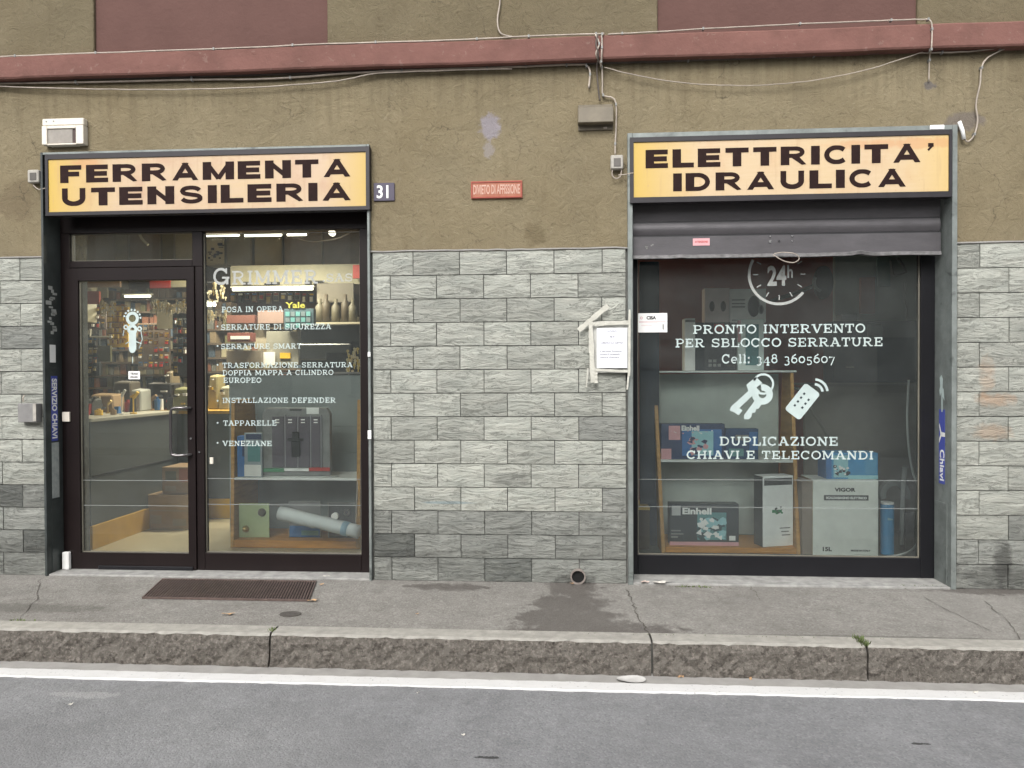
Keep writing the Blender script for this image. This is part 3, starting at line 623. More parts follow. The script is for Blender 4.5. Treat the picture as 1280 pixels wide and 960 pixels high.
# mortar backing for the cladding
for a, b in ((XL, LX0), (LX1, RX0), (RX1, XR)): MB().box(a, b, .009, .5, -.05, ZST - .002).build("cladding_bed", MORTAR, bld)
# split-face stones
SH = (ZST - 0) / 14.0
def stone_mesh():
    nx, nz = 5, 3; mb = MB()
    for j in range(nz + 1):
        for i in range(nx + 1):
            edge = i in (0, nx) or j in (0, nz)
            mb.v.append(((i / nx), -.008 if edge else -.010 - random.random() * .008, (j / nz)))
    for j in range(nz):
        for i in range(nx):
            q = j * (nx + 1) + i; mb.f.append((q, q + 1, q + nx + 2, q + nx + 1)); mb.mi.append(0)
    ring = [i for i in range(nx + 1)] + [j * (nx + 1) + nx for j in range(1, nz + 1)] + [nz * (nx + 1) + i for i in range(nx - 1, -1, -1)] + [j * (nx + 1) for j in range(nz - 1, 0, -1)]
    b0 = len(mb.v)
    for k in ring: v = mb.v[k]; mb.v.append((v[0], .012, v[2]))
    for k in range(len(ring)):
        k2 = (k + 1) % len(ring); mb.f.append((ring[k], b0 + k, b0 + k2, ring[k2])); mb.mi.append(0)
    me = bpy.data.meshes.new("stone_block"); me.from_pydata(mb.v, [], mb.f); bm = bmesh.new(); bm.from_mesh(me); bmesh.ops.recalc_face_normals(bm, faces=bm.faces); bm.to_mesh(me); bm.free(); return me
SM = {}
for mname, mt in (("n", STONE), ("d", STONE_D), ("dd", STONE_DD)):
    SM[mname] = []
    for k in range(9):
        me = stone_mesh(); me.materials.append(mt); SM[mname].append(me)
GAP = .006
def stones(x0, x1, row0, row1, pitch):
    for r in range(14):
        z1 = ZST - r * SH - GAP / 2; z0 = ZST - (r + 1) * SH + GAP / 2
        j = [x0]; s = row0 if r % 2 == 0 else row1
        x = s - 20 * pitch
        while x < x1 - .03:
            if x > x0 + .03: j.append(x + random.uniform(-.002, .002))
            x += pitch
        j.append(x1)
        for a, b in zip(j[:-1], j[1:]):
            kk = 'n'
            u = random.random()
            if r >= 12: kk = 'd'
            if 2 < r < 9 and u < .02: kk = 'd'
            
            if r == 13 and u < .3: kk = 'dd'
            if ((r == 10 and u < .15) or (r == 11 and u < .6)): kk = 'd'
            if r == 12 and a < LX1 + .6 and a > LX1 - .1: kk = 'dd' if a < LX1 + .1 else 'd'
            if r == 13 and LX1 + .55 < a < LX1 + .9: kk = 'dd'
            if r >= 10 and b < LX0 + .1: kk = 'd' if u < .45 else 'dd'
            if r >= 12 and a > RX1 - .1: kk = 'd' if u < .7 else 'dd'
            o = bpy.data.objects.new("stone_block", random.choice(SM[kk])); COL.objects.link(o); o.parent = bld
            o.location = Vector((a + GAP / 2, FY, z0)) - ORG[bld]
            o.scale = (b - a - GAP, random.uniform(.75, 1.2), z1 - z0)
PIT = (at(752, 440).x - at(516.5, 440).x) / 4
stones(LX1 + .012, RX0 - .012, at(516.5, 330).x, at(488, 360).x, PIT)
PR = PIT
stones(RX1 + .012, XR, at(1224, 320).x, at(1260.5, 345).x - PR, PR)
stones(XL, LX0 - .012, at(26, 335).x, at(1.5, 360).x, PIT)
# thin mortar fillet where the plaster meets the stone
for a, b in ((XL, LX0), (LX1, RX0), (RX1, XR)):
    f = MB(); n = 24; pts = [(a + (b - a) * i / n, -.012 + random.uniform(-.002, .002), ZST + .006 + random.uniform(-.003, .003)) for i in range(n + 1)]
    f.tube(pts, .007, 5).build("cement_fillet", CONC, bld)
# drain outlet in the cladding
g = at(722.5, 720.5, -.02)
dr = thing("drain_pipe", (g.x, -.03, g.z - .05), "round black drain outlet low in the stone wall above the wet patch", "pipe")
MB().ring(g.x, g.z, .045, .054, -.04, .03, n=28).build("rim", M("pipe_rim", (.22, .19, .17), .6, var=.3, vs=30), dr)
MB().disc(g.x, g.z, .0455, -.020, .04, 28).build("bore_shade", M("bore_shade_black", (.004, .004, .004), .9), dr)  # solid disc, the darkness inside the pipe is put into its colour

# ================================================================== ROOMS BEHIND THE GLASS
room = thing("shop_interior", (-2.6, 2.5, 0), "lit hardware shop room behind the glazed left front", "room", kind='structure')
IX0, IX1, IY0, IY1, IZ0, IZ1 = -6.0, 0.15, .52, 4.6, .045, 3.45
mb = MB().box(IX0 - .05, IX0, IY0, IY1, IZ0, IZ1); mb.build("side_wall", BEIGE, room)
MB().box(IX1, IX1 + .05, IY0, 1.15, IZ0, IZ1).build("party_wall", BROWNW, room)
MB().box(IX0, IX1, IY1, IY1 + .05, IZ0, IZ1).build("back_wall", BROWNW, room)
MB().box(IX0, IX1, .28, IY1, -.02, IZ0).build("shop_floor", FLOORI, room)
MB().box(IX0, IX1, .51, IY1, IZ1, IZ1 + .05).build("ceiling", M("cream_ceiling", (.42, .37, .25), .9, var=.06), room)
room2 = thing("window_bay_interior", (2.0, 1.5, 0), "dim maroon room behind the right display window", "room", kind='structure')
JX0, JX1, JY1 = .22, 4.6, 2.7
MB().box(JX0, JX0 + .05, .52, 1.15, 0, 2.95).build("side_wall", M("dark_blue_grey_wall", (.02, .024, .034), .8, var=.2), room2)
MB().box(JX1, JX1 + .05, .52, JY1, 0, 2.95).build("side_wall", GREYW, room2)
xm = at(1041, 400, JY1).x
MB().box(JX0, xm, JY1, JY1 + .05, 0, 2.95).build("back_wall", MAROON, room2)
MB().box(xm + .001, JX1, JY1 - .06, JY1 + .05, 0, 2.95).build("back_wall", GREYW, room2)
MB().box(JX0, JX1, .29, JY1, -.03, .045).build("window_bay_floor", M("dull_shelf_floor", (.10, .11, .10), .4, var=.1), room2)
MB().box(JX0, JX1, .51, JY1, 2.95, 3.0).build("ceiling", GREYW, room2)

# ================================================================== LEFT SHOPFRONT
RY = .15                                        # depth of the left recess
sf = thing("shopfront", (at(260, 715, RY).x, RY, 0), "dark brown glazed shopfront with door left under the yellow FERRAMENTA sign", "shopfront")
# steel surround
def surround(par, x0, x1, zt, w, depth, m_out, m_in, zb=0, wtop=None):
    wtop = wtop or w
    MB().box(x0, x0 + w, -.034, depth, zb, zt).build("side_trim", m_in, par, .002)
    MB().box(x1 - w, x1, -.034, depth, zb, zt).build("side_trim", m_out, par, .002)
    MB().box(x0 + w + .001, x1 - w - .001, -.034, .10, zt - wtop, zt - .001).build("head_trim", m_out, par, .002)
surround(sf, LX0, LX1, LZT, .018, RY + .02, TRIM, TRIM_D)
_, _, zb, zt = rc(81, 265, 460, 715, RY); XF0 = LX0 + .019; XF1 = LX1 - .019
zb = .0; X1 = at(466, 450, RY).x
# fixed frame members (door frame, head, mullion, stile)
DX1 = at(244.5, 500, RY).x; WX0 = at(254.5, 500, RY).x; WX1 = at(450.5, 500, RY).x
ZB = at(250, 716, RY).z
ztr1, ztr0 = at(165, 291, RY).z, at(165, 325.5, RY).z
zdoor = at(165, 334, RY).z
tx0, tx1 = at(87, 308, RY).x, at(240, 308, RY).x
fr_ = lambda nm, x0, x1, z0, z1, y0=RY, y1=RY + .07, m=FRAME, p=sf: MB().box(x0, x1, y0, y1, z0, z1).build(nm, m, p, .0025)
HZ = at(260, 262, RY).z + .10
fr_("head_rail", XF0, XF1, ztr1 + .001, LZT - .02)
fr_("frame_stile", XF0, tx0, ZB, ztr1)
fr_("mullion", tx1, WX0 - .0, zdoor, ztr1)
fr_("transom_rail", tx0 + .001, tx1 - .001, zdoor + .001, ztr0)
fr_("door_post", DX1 + .004, WX0, ZB, zdoor - .001)
fr_("frame_stile", WX1, XF1, ZB, ztr1)
wz0, wz1 = at(352, 692.5, RY).z, at(352, 290, RY).z
fr_("bottom_rail", WX0 + .001, WX1 - .001, ZB, wz0)
# glazing beads + panes
def pane(name, x0, x1, z0, z1, y, p, bead=None):
    o = MB().box(x0 - .002, x1 + .002, y, y + .006, z0 - .002, z1 + .002).build(name, GLASS, p)
    if bead:
        b = MB(); w = .007
        b.box(x0, x1, y - .012, y - .001, z0, z0 + w); b.box(x0, x1, y - .012, y - .001, z1 - w, z1)
        b.box(x0, x0 + w, y - .013, y - .002, z0 + w, z1 - w); b.box(x1 - w, x1, y - .013, y - .002, z0 + w, z1 - w)
        b.build("glazing_bead", bead, p)
    return o
BEAD = M("pale_gasket", (.16, .15, .12), .6, var=.2)
pane("transom_pane", tx0, tx1, ztr0, ztr1, RY + .035, sf, BEAD)
GL = pane("window_pane", WX0, WX1, wz0, wz1, RY + .035, sf, BEAD)
# the door
dz0 = ZB + .004
door = MB()
dgx0, dgx1 = at(100, 500, RY).x, at(235, 500, RY).x; dgz0, dgz1 = at(167, 691, RY).z, at(167, 350, RY).z
dX0 = at(83, 500, RY).x + .004
dy0, dy1 = RY - .012, RY + .045
door.box(dX0, dgx0, dy0, dy1, dz0, zdoor - .004); door.box(dgx1, DX1, dy0, dy1, dz0, zdoor - .004)
door.box(dgx0, dgx1, dy0 + .0005, dy1 - .0005, dgz1, zdoor - .0045); door.box(dgx0, dgx1, dy0 + .0005, dy1 - .0005, dz0 + .0005, dgz0)
drt = door.build("door", FRAME, sf)
DG = pane("door_pane", dgx0, dgx1, dgz0, dgz1, RY + .02, drt, BEAD)
kp = MB(); a0, a1 = at(125, 715, RY).x, at(243, 715, RY).x; kp.box(a0, a1, dy0 - .012, dy0 - .001, ZB - .006, ZB + .05); kp.build("kick_plate", FRAME2, drt, .004)
h0, h1 = at(220, 510, RY), at(220, 568, RY); hx1 = at(240, 540, RY).x
hp = smooth_path([(hx1, dy0, h0.z), (hx1 - .03, dy0 - .045, h0.z + .002), (h0.x + .02, dy0 - .055, h0.z), (h0.x - .005, dy0 - .055, h0.z - .03), (h0.x - .006, dy0 - .055, (h0.z + h1.z) / 2), (h0.x - .005, dy0 - .055, h1.z + .03), (h0.x + .02, dy0 - .055, h1.z), (hx1 - .03, dy0 - .045, h1.z), (hx1, dy0, h1.z)], 5)
MB().tube(hp, .0115, 8).build("door_handle", M("dark_satin_handle", (.16, .15, .15), .25, metal=.8), drt, smooth=True)
g = at(240, 548, RY); MB().disc(g.x, g.z, .008, dy0 - .008, dy0 - .0005, 14).build("lock_cylinder", CHROME, drt)
g = at(249.5, 565, RY); MB().disc(g.x, g.z, .007, RY - .008, RY + .001, 14).build("lock_cylinder", CHROME, sf)
for r in ((77.5, 515, 86.5, 527), (262, 572, 266, 580)): pbox("contact_sensor", r, RY - .03, RY - .014, OFFW, sf)
pbox("white_door_stop", (77, 690.5, 85.5, 712.5), RY - .05, RY - .014, WHITE, sf, .006)
pbox("contact_sensor", (459.5, 538, 464, 549), -.045, -.036, WHITE, sf); pbox("contact_sensor", (459.5, 440, 463, 446), -.045, -.036, WHITE, sf)
# threshold
MB().box(XF0, XF1, -.02, RY + .1, -.03, max(ZB - .001, .012)).build("threshold", SILL, sf, .003)
# left reveal, old steel plate with stickers
def safety_lines(par, x0, x1, pys, pxm, Y, name="safety_stripe"):
    for py in pys:
        z = at(pxm, py, Y).z; MB().box(x0, x1, Y - .0012, Y - .0004, z - .0018, z + .0018).build(name, P('thin_worn_stripe', (.26, .28, .27)), par)
gy = RY + .02; safety_lines(DG, dgx0, dgx1, (600.5, 632), 167, gy)
gy2 = RY + .035; safety_lines(GL, WX0, WX1, (598.5, 631), 352, gy2)
# window lettering, left
TY = gy2 - .001
X0, X1, Z0, Z1 = rc(266, 334, 441, 355, TY)
slab("GRIMMER", X0, Z0, TY, Z1 - Z0, VINYL_D, GL, at(398, 345, TY).x - X0, smallcaps=.82)
slab_px(".SAS", 403, 441, 342, 352, TY, VINYL_D, GL)
LT = [("POSA IN OPERA", 277, 354, 383, 390), ("SERRATURE DI SICUREZZA", 276, 414, 405, 412), ("SERRATURE SMART", 276, 377, 429.5, 436), ("TRASFORMAZIONE SERRATURA", 278, 441, 453, 459.5),
      ("DOPPIA MAPPA A CILINDRO", 278, 417, 462.5, 469), ("EUROPEO", 279, 327, 472, 478.5), ("INSTALLAZIONE DEFENDER", 278, 420, 497, 503.5), ("TAPPARELLE", 279, 346, 525.5, 532), ("VENEZIANE", 278, 340, 551, 557.5)]
for s_, a, b, c, d_ in LT: slab_px(s_, a, b, c, d_, TY, VINYL, GL)
bu = MB()
for py in (408, 432.5, 456, 501, 528.5, 553.5):
    g = at(272, py, TY); bu.disc(g.x, g.z, .007, TY - .0008, TY - .0002, 10)
bu.build("bullet_points", VINYL, GL)
# key-character decal on the door glass: a ring of small marks round a large key
DY = gy - .001; g = at(165.5, 428, DY); dc = MB()
def dp(px, py): q = at(px, py, DY); return q.x, q.z
cx, cz = dp(165.5, 398); dc.ring(cx, cz, .028, .052, DY - .0008, DY - .0003, n=26)
for w in range(0, 180, 24): dc.disc(cx + .064 * math.cos(rad(w)), cz + .004 + .062 * math.sin(rad(w)), .0085, DY - .0008, DY - .0003, 8)
cx2, cz2 = dp(165.5, 412); dc.ring(cx2, cz2, .016, .04, DY - .0012, DY - .0009, n=22)
for a, b, r1 in ((157.5, 409, .02), (174.5, 411, .02)): q = dp(a, b); dc.ring(q[0], q[1], .009, r1, DY - .0016, DY - .0013, n=16)
k0 = dp(161, 413); k1 = dp(170.5, 437); dc.box(k0[0], k1[0], DY - .002, DY - .0017, k1[1], k0[1])
q = dp(165.7, 437); dc.disc(q[0], q[1], .026, DY - .0024, DY - .0021, 14)
for s_, e_ in (((157, 430), (162, 427)), ((170, 427), (177, 430)), ((176, 412), (178, 424)), ((178, 424), (174, 436)), ((155, 413), (154, 420))):
    A, B = dp(*s_), dp(*e_); dc.tube([(A[0], DY - .001, A[1]), (B[0], DY - .001, B[1])], .004, 4)
dc.build("key_decal", VINYL, DG)
q0, q1 = dp(160.5, 464), dp(175, 474); MB().box(q0[0], q1[0], DY - .001, DY - .0003, q1[1], q0[1]).build("opening_notice", WHITE, DG)
text("TIRARE", (q0[0] + q1[0]) / 2, (q0[1] + q1[1]) / 2 + .004, DY - .0012, .015, INK, DG, align='CENTER', width=.06, bold=.04)
text("SPINGERE", (q0[0] + q1[0]) / 2, q1[1] + .01, DY - .0012, .013, INK, DG, align='CENTER', width=.06, bold=.04)
A = dp(165.3, 446); B = dp(166.3, 454); MB().box(A[0], B[0], DY - .001, DY - .0003, B[1], A[1]).build("decal_mark", VINYL, DG)

# ================================================================== RIGHT SHOPFRONT
QY = .20
rf = thing("shopfront", (at(985, 720, QY).x, QY, 0), "near-black framed display window under the ELETTRICITA sign, shutter half raised above it", "shopfront")
surround(rf, RX0, RX1, RZT, .034, QY + .02, TRIM, TRIM, wtop=.045)
RF0, RF1 = RX0 + .035, RX1 - .035
gx0 = at(797, 500, QY).x; gx1 = at(1151, 500, QY).x; gz0 = at(975, 696, QY).z; ZB2 = at(975, 722.5, QY).z; gz1 = 2.45
fr_("frame_stile", RF0, gx0, ZB2, 2.6, QY, QY + .07, FRAME2, rf)
fr_("frame_stile", gx1, at(1168, 500, QY).x, ZB2, 2.6, QY, QY + .07, FRAME2, rf)
fr_("bottom_rail", gx0 + .001, gx1 - .001, ZB2, gz0, QY, QY + .07, FRAME2, rf)
fr_("head_rail", gx0 + .001, gx1 - .001, gz1, 2.6, QY, QY + .07, FRAME2, rf)
xa = at(1168, 500, QY).x; MB().box(xa + .002, RF1, QY + .0, QY + .05, 0, 2.6).build("reveal_filler", FRAME2, rf)
RG = pane("window_pane", gx0, gx1, gz0, gz1, QY + .035, rf, BEAD)
MB().box(RF0, RF1, -.03, QY + .09, -.03, max(ZB2 - .002, .014)).build("sill", SILL, rf, .003)
# shutter guide channels
MB().box(RF0, RF0 + .012, .06, .14, ZB2, 2.9).build("guide_channel", TRIM_D, rf)
GYr = QY + .035; safety_lines(RG, gx0, gx1, (600, 634.5), 975, GYr)
TY2 = GYr - .001
for s_, a, b, c, d_ in (("PRONTO INTERVENTO", 866, 1082, 405.5, 416.5), ("PER SBLOCCO SERRATURE", 844, 1104, 422.5, 433.5), ("Cell: 348 3605607", 902, 1044, 442.5, 454), ("DUPLICAZIONE", 899, 1048, 546, 557), ("CHIAVI E TELECOMANDI", 858, 1092, 563.5, 574)):
    slab_px(s_, a, b, c, d_, TY2, VINYL, RG)
ck = MB(); g = at(974, 343, TY2); Rk = abs(at(974, 382, TY2).z - g.z)
ck.ring(g.x, g.z, Rk - .022, Rk - .002, TY2 - .0008, TY2 - .0003, 150, 322, n=50)
for i in range(12):
    w = rad(i * 30); c, s_ = math.cos(w), math.sin(w); r0, r1 = Rk * .66, Rk * .82
    if i in (2, 3, 4): continue
    nn = Vector((-s_, c)) * .0035; a = Vector((c, s_)) * r0; b = Vector((c, s_)) * r1
    ck.prism([(g.x + v.x, g.z + v.y) for v in (a - nn, b - nn, b + nn, a + nn)], TY2 - .0008, TY2 - .0003)
ck.build("clock_decal", VINYL_D, RG)
q0, q1 = at(960, 356, TY2), at(982, 334, TY2); text("24", q0.x - .005, q0.z - .002, TY2 - .001, q1.z - q0.z + .006, VINYL_D, RG, width=q1.x - q0.x + .01, bold=.05)
q0, q1 = at(984, 347, TY2), at(991, 332, TY2); text("h", q0.x, q0.z, TY2 - .001, (q1.z - q0.z), VINYL_D, RG, width=q1.x - q0.x, bold=.04)
# keys on a ring
kd = MB(); Yk = TY2
def kpt(px, py, o=0): q = at(px, py, Yk); return (q.x, q.z)
g = kpt(954, 480); rr_ = abs(kpt(954, 467)[1] - g[1]) ; kd.ring(g[0], g[1], rr_ - .013, rr_ + .002, Yk - .0008, Yk - .0003, -115, 160, n=30)
g = kpt(953, 493); kd.ring(g[0], g[1], .028, .075, Yk - .0013, Yk - .001, -230, 100, n=30)
kd.prism([kpt(*p) for p in ((944, 500), (952, 505), (948, 511), (945, 511), (944, 516), (940, 516), (939, 521), (936, 524), (930, 524), (930, 519))], Yk - .0018, Yk - .0015)
kd.prism([kpt(*p) for p in ((933, 481), (945, 471), (953, 479), (947, 483), (942, 490), (941, 494), (936, 491))], Yk - .0008, Yk - .0003)
kd.prism([kpt(*p) for p in ((935, 489), (941, 494), (924, 510), (928, 513), (923, 519), (919, 516), (917, 515), (912, 513), (914, 508))], Yk - .0023, Yk - .002)
kd.build("keys_decal", VINYL, RG)
rm = MB(); c0 = kpt(1003, 502)
ang = rad(52); ux, uz = math.cos(ang), math.sin(ang)
def rl(u, v): return (c0[0] + u * ux - v * uz, c0[1] + u * uz + v * ux)
hl, hw_, cr = .122, .068, .022
pts = []
for sx, sz, a0 in ((1, 1, 0), (-1, 1, 90), (-1, -1, 180), (1, -1, 270)):
    for k in range(5):
        w = rad(a0 + 22.5 * k); pts.append(rl(sx * (hl - cr) + cr * math.cos(w), sz * (hw_ - cr) + cr * math.sin(w)))
rm.prism(pts, Yk - .0008, Yk - .0003)
tip = rl(hl - .02, -.02)
for r0 in (.05, .085): rm.ring(tip[0] + .005, tip[1] - .0, r0, r0 + .018, Yk - .0012, Yk - .0009, 5, 85, n=14)
rm.build("remote_control_decal", VINYL, RG)
bt = MB()
for i in range(4):
    for v in (-.026, .026):
        if i == 3 and v < 0: continue
        c = rl(-.055 + i * .036 + (0.02 if v < 0 else 0), v); bt.prism([(c[0] + a * ux - b * uz, c[1] + a * uz + b * ux) for a, b in ((-.008, -.007), (.008, -.007), (.008, .007), (-.008, .007))], Yk - .0018, Yk - .0012)
bt.build("remote_button_decal", DTEAL, RG)

# roller shutter, half raised
sh = thing("roller_shutter", (at(985, 322, .1).x, .1, at(985, 322, .1).z), "grey metal roller shutter raised above the right window, bottom edge battered", "shutter")
SY = .075; sx0, sx1 = RF0 + .004, at(1176, 290, SY).x
for a, b in ((236, 273.5), (275.5, 291)):
    z1, z0 = at(985, a, SY).z, at(985, b, SY).z
    n = 8; m_ = MB()
    prof = [(SY + .012 - .010 * math.sin(math.pi * k / n), z0 + (z1 - z0) * k / n) for k in range(n + 1)]
    prof = prof + [(SY + .03, z1), (SY + .03, z0)]
    m_.v = [(x, y, z) for x in (sx0, sx1) for y, z in prof]; k = len(prof)
    m_.f = [(i, (i + 1) % k, k + (i + 1) % k, k + i) for i in range(k)] + [tuple(range(k)), tuple(range(k, 2 * k))]; m_.mi = [0] * len(m_.f)
    m_.build("shutter_slat", SHUTTER, sh)
    MB().box(sx0 + .002, sx1 - .002, SY + .014, SY + .028, z0 - .012, z0 - .0005).build("slat_joint", BLACK, sh)
z1, z0 = at(985, 293.5, SY).z, at(985, 321, SY).z
bb_ = MB(); n = 60
for i in range(n + 1):
    x = sx0 + (sx1 - sx0) * i / n; px = i / n
    w = .0018 * math.sin(px * 30) * (1 if px > .5 else .3) + (.013 * math.exp(-((px - .745) / .022) ** 2)) + (.006 * math.exp(-((px - .16) / .012) ** 2))
    yb = -.006 * math.exp(-((px - .75) / .05) ** 2)
    bb_.v += [(x, SY + .001, z1), (x, SY + yb, z0 + .026 + w), (x, SY - .010 + yb, z0 + .02 + w), (x, SY - .010, z0 + w), (x, SY + .03, z0 + w), (x, SY + .03, z1)]
for i in range(n):
    for k in range(6): bb_.f.append((6 * i + k, 6 * i + (k + 1) % 6, 6 * i + 6 + (k + 1) % 6, 6 * i + 6 + k)); bb_.mi.append(1 if k in (1, 2) else 0)
bb_.mats = [SHUTTER, SHUTTER_EDGE]; bar = bb_.build("bottom_bar", None, sh)
X0, X1, Z0, Z1 = rc(866, 298, 887, 307, SY); MB().box(X0, X1, SY - .003, SY - .0005, Z0, Z1).build("warning_sticker", PINK, bar); text("ATTENZIONE", (X0 + X1) / 2, Z0 + .02, SY - .0035, .013, REDP, bar, align='CENTER', width=.09, bold=.03)
for px, py in ((962.5, 295.5), (962.5, 302), (990, 295), (990, 301.5), (974, 301.5)):
    g = at(px, py, SY); MB().disc(g.x, g.z, .006 if px != 962.5 or py < 300 else .011, SY - .006, SY, 10).build("bolt", CHROME if px != 974 else BLACK, bar)
X0, X1, Z0, Z1 = rc(807, 305, 817, 312, SY); 
m_ = MB()
for k in range(6): m_.disc(X0 + (X1 - X0) * random.random(), Z0 + (Z1 - Z0) * random.random(), .006, SY - .0015, SY + .002, 6)
m_.build("paint_scuff", MGREY, bar)
lp = [at(968, 317, SY - .03), at(978, 315.5, SY - .04), at(993, 317, SY - .05), at(999, 323, SY - .05), at(993, 328, SY - .05), at(982, 327, SY - .05), at(972, 322, SY - .04), at(966, 318, SY - .03)]
lo_ = MB().tube(smooth_path(lp, 5), .0035, 6).build("pull_loop", CABLE, bar)

# ================================================================== SIGNS
def shop_sign(rect, face, words, mat_face, label):
    X0, X1, Z0, Z1 = rc(*rect, -.05)
    s_ = thing("shop_sign", ((X0 + X1) / 2, -.05, Z0), label, "sign")
    fx0, fx1, fz0, fz1 = rc(*face, -.05)
    b = MB(); b.box(X0, fx0, -.056, .02, Z0, Z1); b.box(fx1, X1, -.056, .02, Z0, Z1); b.box(fx0, fx1, -.0555, .02, fz1, Z1 - .0005); b.box(fx0, fx1, -.0555, .02, Z0 + .0005, fz0)
    b.build("sign_frame", SIGNFRAME, s_)
    MB().box(fx0 + .001, fx1 - .001, -.048, .0, fz0 + .001, fz1 - .001).build("sign_face", mat_face, s_)
    for w, a, c, t_, bo in words:
        wx0, wx1, wz0_, wz1_ = rc(a, t_, c, bo, -.05)
        slab(w, wx0, wz0_, -.0490, wz1_ - wz0_, SIGNINK, s_, wx1 - wx0, font=HG, gap=.2)
    return s_
fx0, fx1, _, _ = rc(61, 191, 457, 262, -.05)
SF1 = M("faded_yellow_sign_left", (.50, .37, .21), .5, col2=(.49, .36, .25), vs=2, build=sign_build(fx0, fx1))
shop_sign((57, 188, 462, 266), (60.5, 194.5, 457.5, 261.5), (("FERRAMENTA", 75.5, 438.5, 202.5, 224.8), ("UTENSILERIA", 76, 439, 231.5, 254)), SF1, "long yellow shop sign reading FERRAMENTA UTENSILERIA above the glazed door")
fx0, fx1, _, _ = rc(792, 168, 1186, 248, -.05)
SF2 = M("faded_yellow_sign_right", (.53, .40, .23), .5, col2=(.52, .39, .25), vs=2, build=sign_build(fx0, fx1, True))
s2 = shop_sign((787.5, 167, 1189.5, 250), (792, 173, 1186, 243), (("ELETTRICITA'", 807.5, 1169, 183, 206.3), ("IDRAULICA", 842, 1133, 213.5, 236.2)), SF2, "long yellow shop sign reading ELETTRICITA' IDRAULICA above the half-raised shutter")
# bright dab of sealant on the trim top right
X0, X1, Z0, Z1 = rc(1162, 156.5, 1180, 162.5, -.04); MB().box(X0, X1, -.05, -.035, Z0, Z1).build("sealant_patch", WHITE, rf, .004)
def small_sign(r, y, mat_, label, name="sign_plate", cat="sign"):
    X0, X1, Z0, Z1 = rc(*r, y); s_ = thing(name, ((X0 + X1) / 2, 0, Z0), label, cat)
    MB().box(X0, X1, y, .002, Z0, Z1).build("plate", mat_, s_, .002); return s_, X0, X1, Z0, Z1
s_, X0, X1, Z0, Z1 = small_sign((467, 228.5, 493, 251), -.012, ENAMEL, "small dark violet house number plate 31 beside the left sign", "house_number")
q0, q1 = at(471, 247.5, -.012), at(485.5, 232, -.012); text("31", q0.x, q0.z, -.0135, q1.z - q0.z, WHITE, s_, width=q1.x - q0.x, bold=.03)
s_, X0, X1, Z0, Z1 = small_sign((588.5, 226, 653, 248), -.014, SIGNRED, "small faded red DIVIETO DI AFFISSIONE plate on the olive plaster", "notice_plate")
b = MB(); w = .008; b.box(X0 + .006, X1 - .006, -.0185, -.0145, Z0 + .004, Z0 + .004 + w); b.box(X0 + .006, X1 - .006, -.0185, -.0145, Z1 - .004 - w, Z1 - .004); b.box(X0 + .004, X0 + .004 + w, -.0183, -.0143, Z0 + .013, Z1 - .013); b.box(X1 - .004 - w, X1 - .004, -.0183, -.0143, Z0 + .013, Z1 - .013); b.build("raised_border", P("dark_red_border", (.30, .05, .03)), s_)
text("DIVIETO DI AFFISSIONE", X0 + .018, Z0 + .033, -.0155, Z1 - Z0 - .062, PEACH, s_, width=X1 - X0 - .036, bold=.03)

# ================================================================== WALL FITTINGS
g = at(77.5, 183, -.08)
e_ = thing("emergency_lamp", (g.x, 0, g.z), "cream plastic emergency lamp box above the FERRAMENTA sign", "lamp")
X0, X1, Z0, Z1 = rc(52, 147.5, 104, 182, -.055)
zm = at(78, 156.5, -.055).z
lx0, lx1, lz0, lz1 = rc(58.5, 160.5, 94.5, 179, -.055)
b = MB(); b.box(X0, lx0, -.055, 0, Z0 + .01, zm - .0015); b.box(lx1, X1, -.055, 0, Z0 + .01, zm - .0015); b.box(lx0, lx1, -.054, 0, lz1, zm - .002); b.box(lx0, lx1, -.0535, 0, Z0 + .006, lz0); b.build("housing", OFFW, e_, .003)
MB().box(X0, X1, -.051, 0, zm, Z1).build("top_cover", OFFW, e_, .006)
MB().box(lx0, lx1 - .03, -.046, -.01, lz0, lz1).build("lamp_lens", M("dusty_lens", (.26, .235, .205), .3, var=.15, vs=20), e_, .004)
MB().box(lx1 - .029, lx1, -.042, -.01, lz0, lz1).build("lens_end", P("dark_brown_plastic", (.05, .025, .02)), e_)
for px, py in ((58, 152), (67, 151.5)): q = at(px, py, -.051); MB().disc(q.x, q.z, .006, -.053, -.05, 10).build("screw", MGREY, e_)
def jbox(r, y, label, name="junction_box", m_body=OFFW, m_in=M("dark_glass_sensor", (.10, .09, .08), .3, var=.2), window=True):
    X0, X1, Z0, Z1 = rc(*r, y); t_ = thing(name, ((X0 + X1) / 2, 0, Z0), label, "junction box")
    MB().box(X0, X1, y, 0, Z0, Z1).build("box_body", m_body, t_, .006)
    if window:
        w, h = (X1 - X0) * .24, (Z1 - Z0) * .22
        MB().box(X0 + w, X1 - w * .8, y - .004, y + .001, Z0 + h * .8, Z1 - h * 1.1).build("cover_window", m_in, t_, .001)
    return t_
GB = M("grey_box_plastic", (.36, .34, .30), .6, var=.2, vs=20)
jbox((34, 212, 48, 228), -.05, "tiny grey cable box at the left edge of the FERRAMENTA sign", m_body=GB)
jbox((763.5, 193.5, 779, 211), -.05, "tiny cream cable box at the left edge of the ELETTRICITA sign", m_body=GB)
OLIVEP = M("olive_painted_metal", (.14, .118, .082), .6, var=.2, vs=10, bump=.1)
X0, X1, Z0, Z1 = rc(722.5, 133, 767, 153, -.07)
t_ = thing("junction_box", ((X0 + X1) / 2, 0, Z0 - .02), "large olive painted junction box on the plaster left of the ELETTRICITA sign", "junction box")
MB().box(X0 + .002, X1 - .002, -.012, .0, Z0 - .035, Z1 + .035).build("back_plate", OLIVEP, t_, .003)
